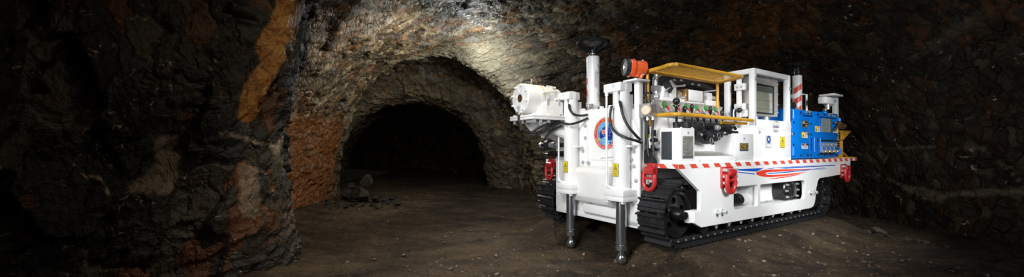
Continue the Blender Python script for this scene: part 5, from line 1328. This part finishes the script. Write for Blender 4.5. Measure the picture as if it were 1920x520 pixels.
# ================================================================== LIGHT
def spot(name, loc, to, power, angle, size, col=(1, .95, .88), blend=.6):
    l = bpy.data.lights.new(name, 'SPOT'); l.energy = power; l.spot_size = math.radians(angle); l.spot_blend = blend; l.shadow_soft_size = size; l.color = col
    o = bpy.data.objects.new(name, l); COL.objects.link(o); o.location = loc
    o.rotation_euler = (Vector(to)-Vector(loc)).to_track_quat('-Z', 'Y').to_euler(); return o
def area(name, loc, to, power, sx, sy, col=(1, .95, .88), spread=180):
    l = bpy.data.lights.new(name, 'AREA'); l.energy = power; l.shape = 'RECTANGLE'; l.size = sx; l.size_y = sy; l.color = col; l.spread = math.radians(spread)
    o = bpy.data.objects.new(name, l); COL.objects.link(o); o.location = loc
    o.rotation_euler = (Vector(to)-Vector(loc)).to_track_quat('-Z', 'Y').to_euler(); return o
rf = Vector((*rig2world(-.5, 1.2), 1.0))
spot('fill_front', (-1.0, 1.3, 3.0), (*rig2world(-.5, 1.2), .75), 640, 54, .6, (.97, .985, 1), .5)  # this and the next three: unseen lamps added to light the rig
spot('fill_side', (3.7, 1.3, 2.6), (*rig2world(1.2, 0), .8), 800, 50, .6, (.97, .985, 1), .5)
spot('fill_rear', (5.6, 2.8, 2.2), (*rig2world(3.6, 0), 1.0), 600, 58, .5, (.97, .985, 1), .5)
spot('fill_top', (2.2, 4.2, 4.8), (*rig2world(1.2, .8), 1.4), 270, 60, .6, (.97, .985, 1), .7)
def point(name, loc, power, size, col):
    l = bpy.data.lights.new(name, 'POINT'); l.energy = power; l.shadow_soft_size = size; l.color = col
    o = bpy.data.objects.new(name, l); COL.objects.link(o); o.location = loc; return o
point('roof_light', (-.85, 10.5, 3.72), 150, .10, (.88, .96, 1))
spot('arch_light', (-.6, 6.4, 3.9), (-3.8, 10.0, 2.4), 135, 84, .15, (1, .86, .66), .9)
spot('ridge_light', (-1.1, 9.0, 3.35), (-5.0, 10.0, 2.4), 290, 140, .08, (1, .92, .76), .6)
spot('back_light', (-.9, 9.3, 3.2), (-.6, 4.6, -.3), 240, 62, .08, (1, .86, .66), .8)
area('strip_fill', (-2.3, 1.3, 1.5), (*rig2world(-.6, 1.1), .9), 60, .35, 2.0, (.97, .985, 1), 120)  # unseen strip added for bright streaks on chrome rods and tubes
spot('floor_light', (.2, 5.0, 4.6), (-1.2, 6.2, -.2), 430, 84, .4, (1, .86, .66), 1.0)  # unseen lamp added overhead to brighten the floor
spot('pillar_light', (-1.0, 4.3, 4.2), (-3.1, 4.5, 1.4), 50, 70, .25, (1, .84, .6), 1.0)
spot('edge_light', (-.7, 4.1, 2.9), (-2.85, 4.75, .5), 75, 42, .2, (1, .84, .62), .9)  # unseen lamp added to brighten the pillar's edge
wd = bpy.data.worlds.new('World'); SC.world = wd; wd.use_nodes = True
wd.node_tree.nodes['Background'].inputs['Color'].default_value = (1, .85, .65, 1); wd.node_tree.nodes['Background'].inputs['Strength'].default_value = .004

# ================================================================== CAMERA
cam = bpy.data.cameras.new('Camera'); co = bpy.data.objects.new('Camera', cam); COL.objects.link(co); SC.camera = co
co.location = (0, 0, HC); co.rotation_euler = (PI/2, 0, 0); cam.sensor_width = 36; cam.lens = 36*F/1920
cam.shift_y = (CY-260)/1920; cam.clip_start = .05; cam.clip_end = 200
SC.view_settings.view_transform = 'Standard'; SC.view_settings.look = 'None'; SC.view_settings.gamma = 1; SC.view_settings.exposure = 0.0
SC.view_settings.use_curve_mapping = False
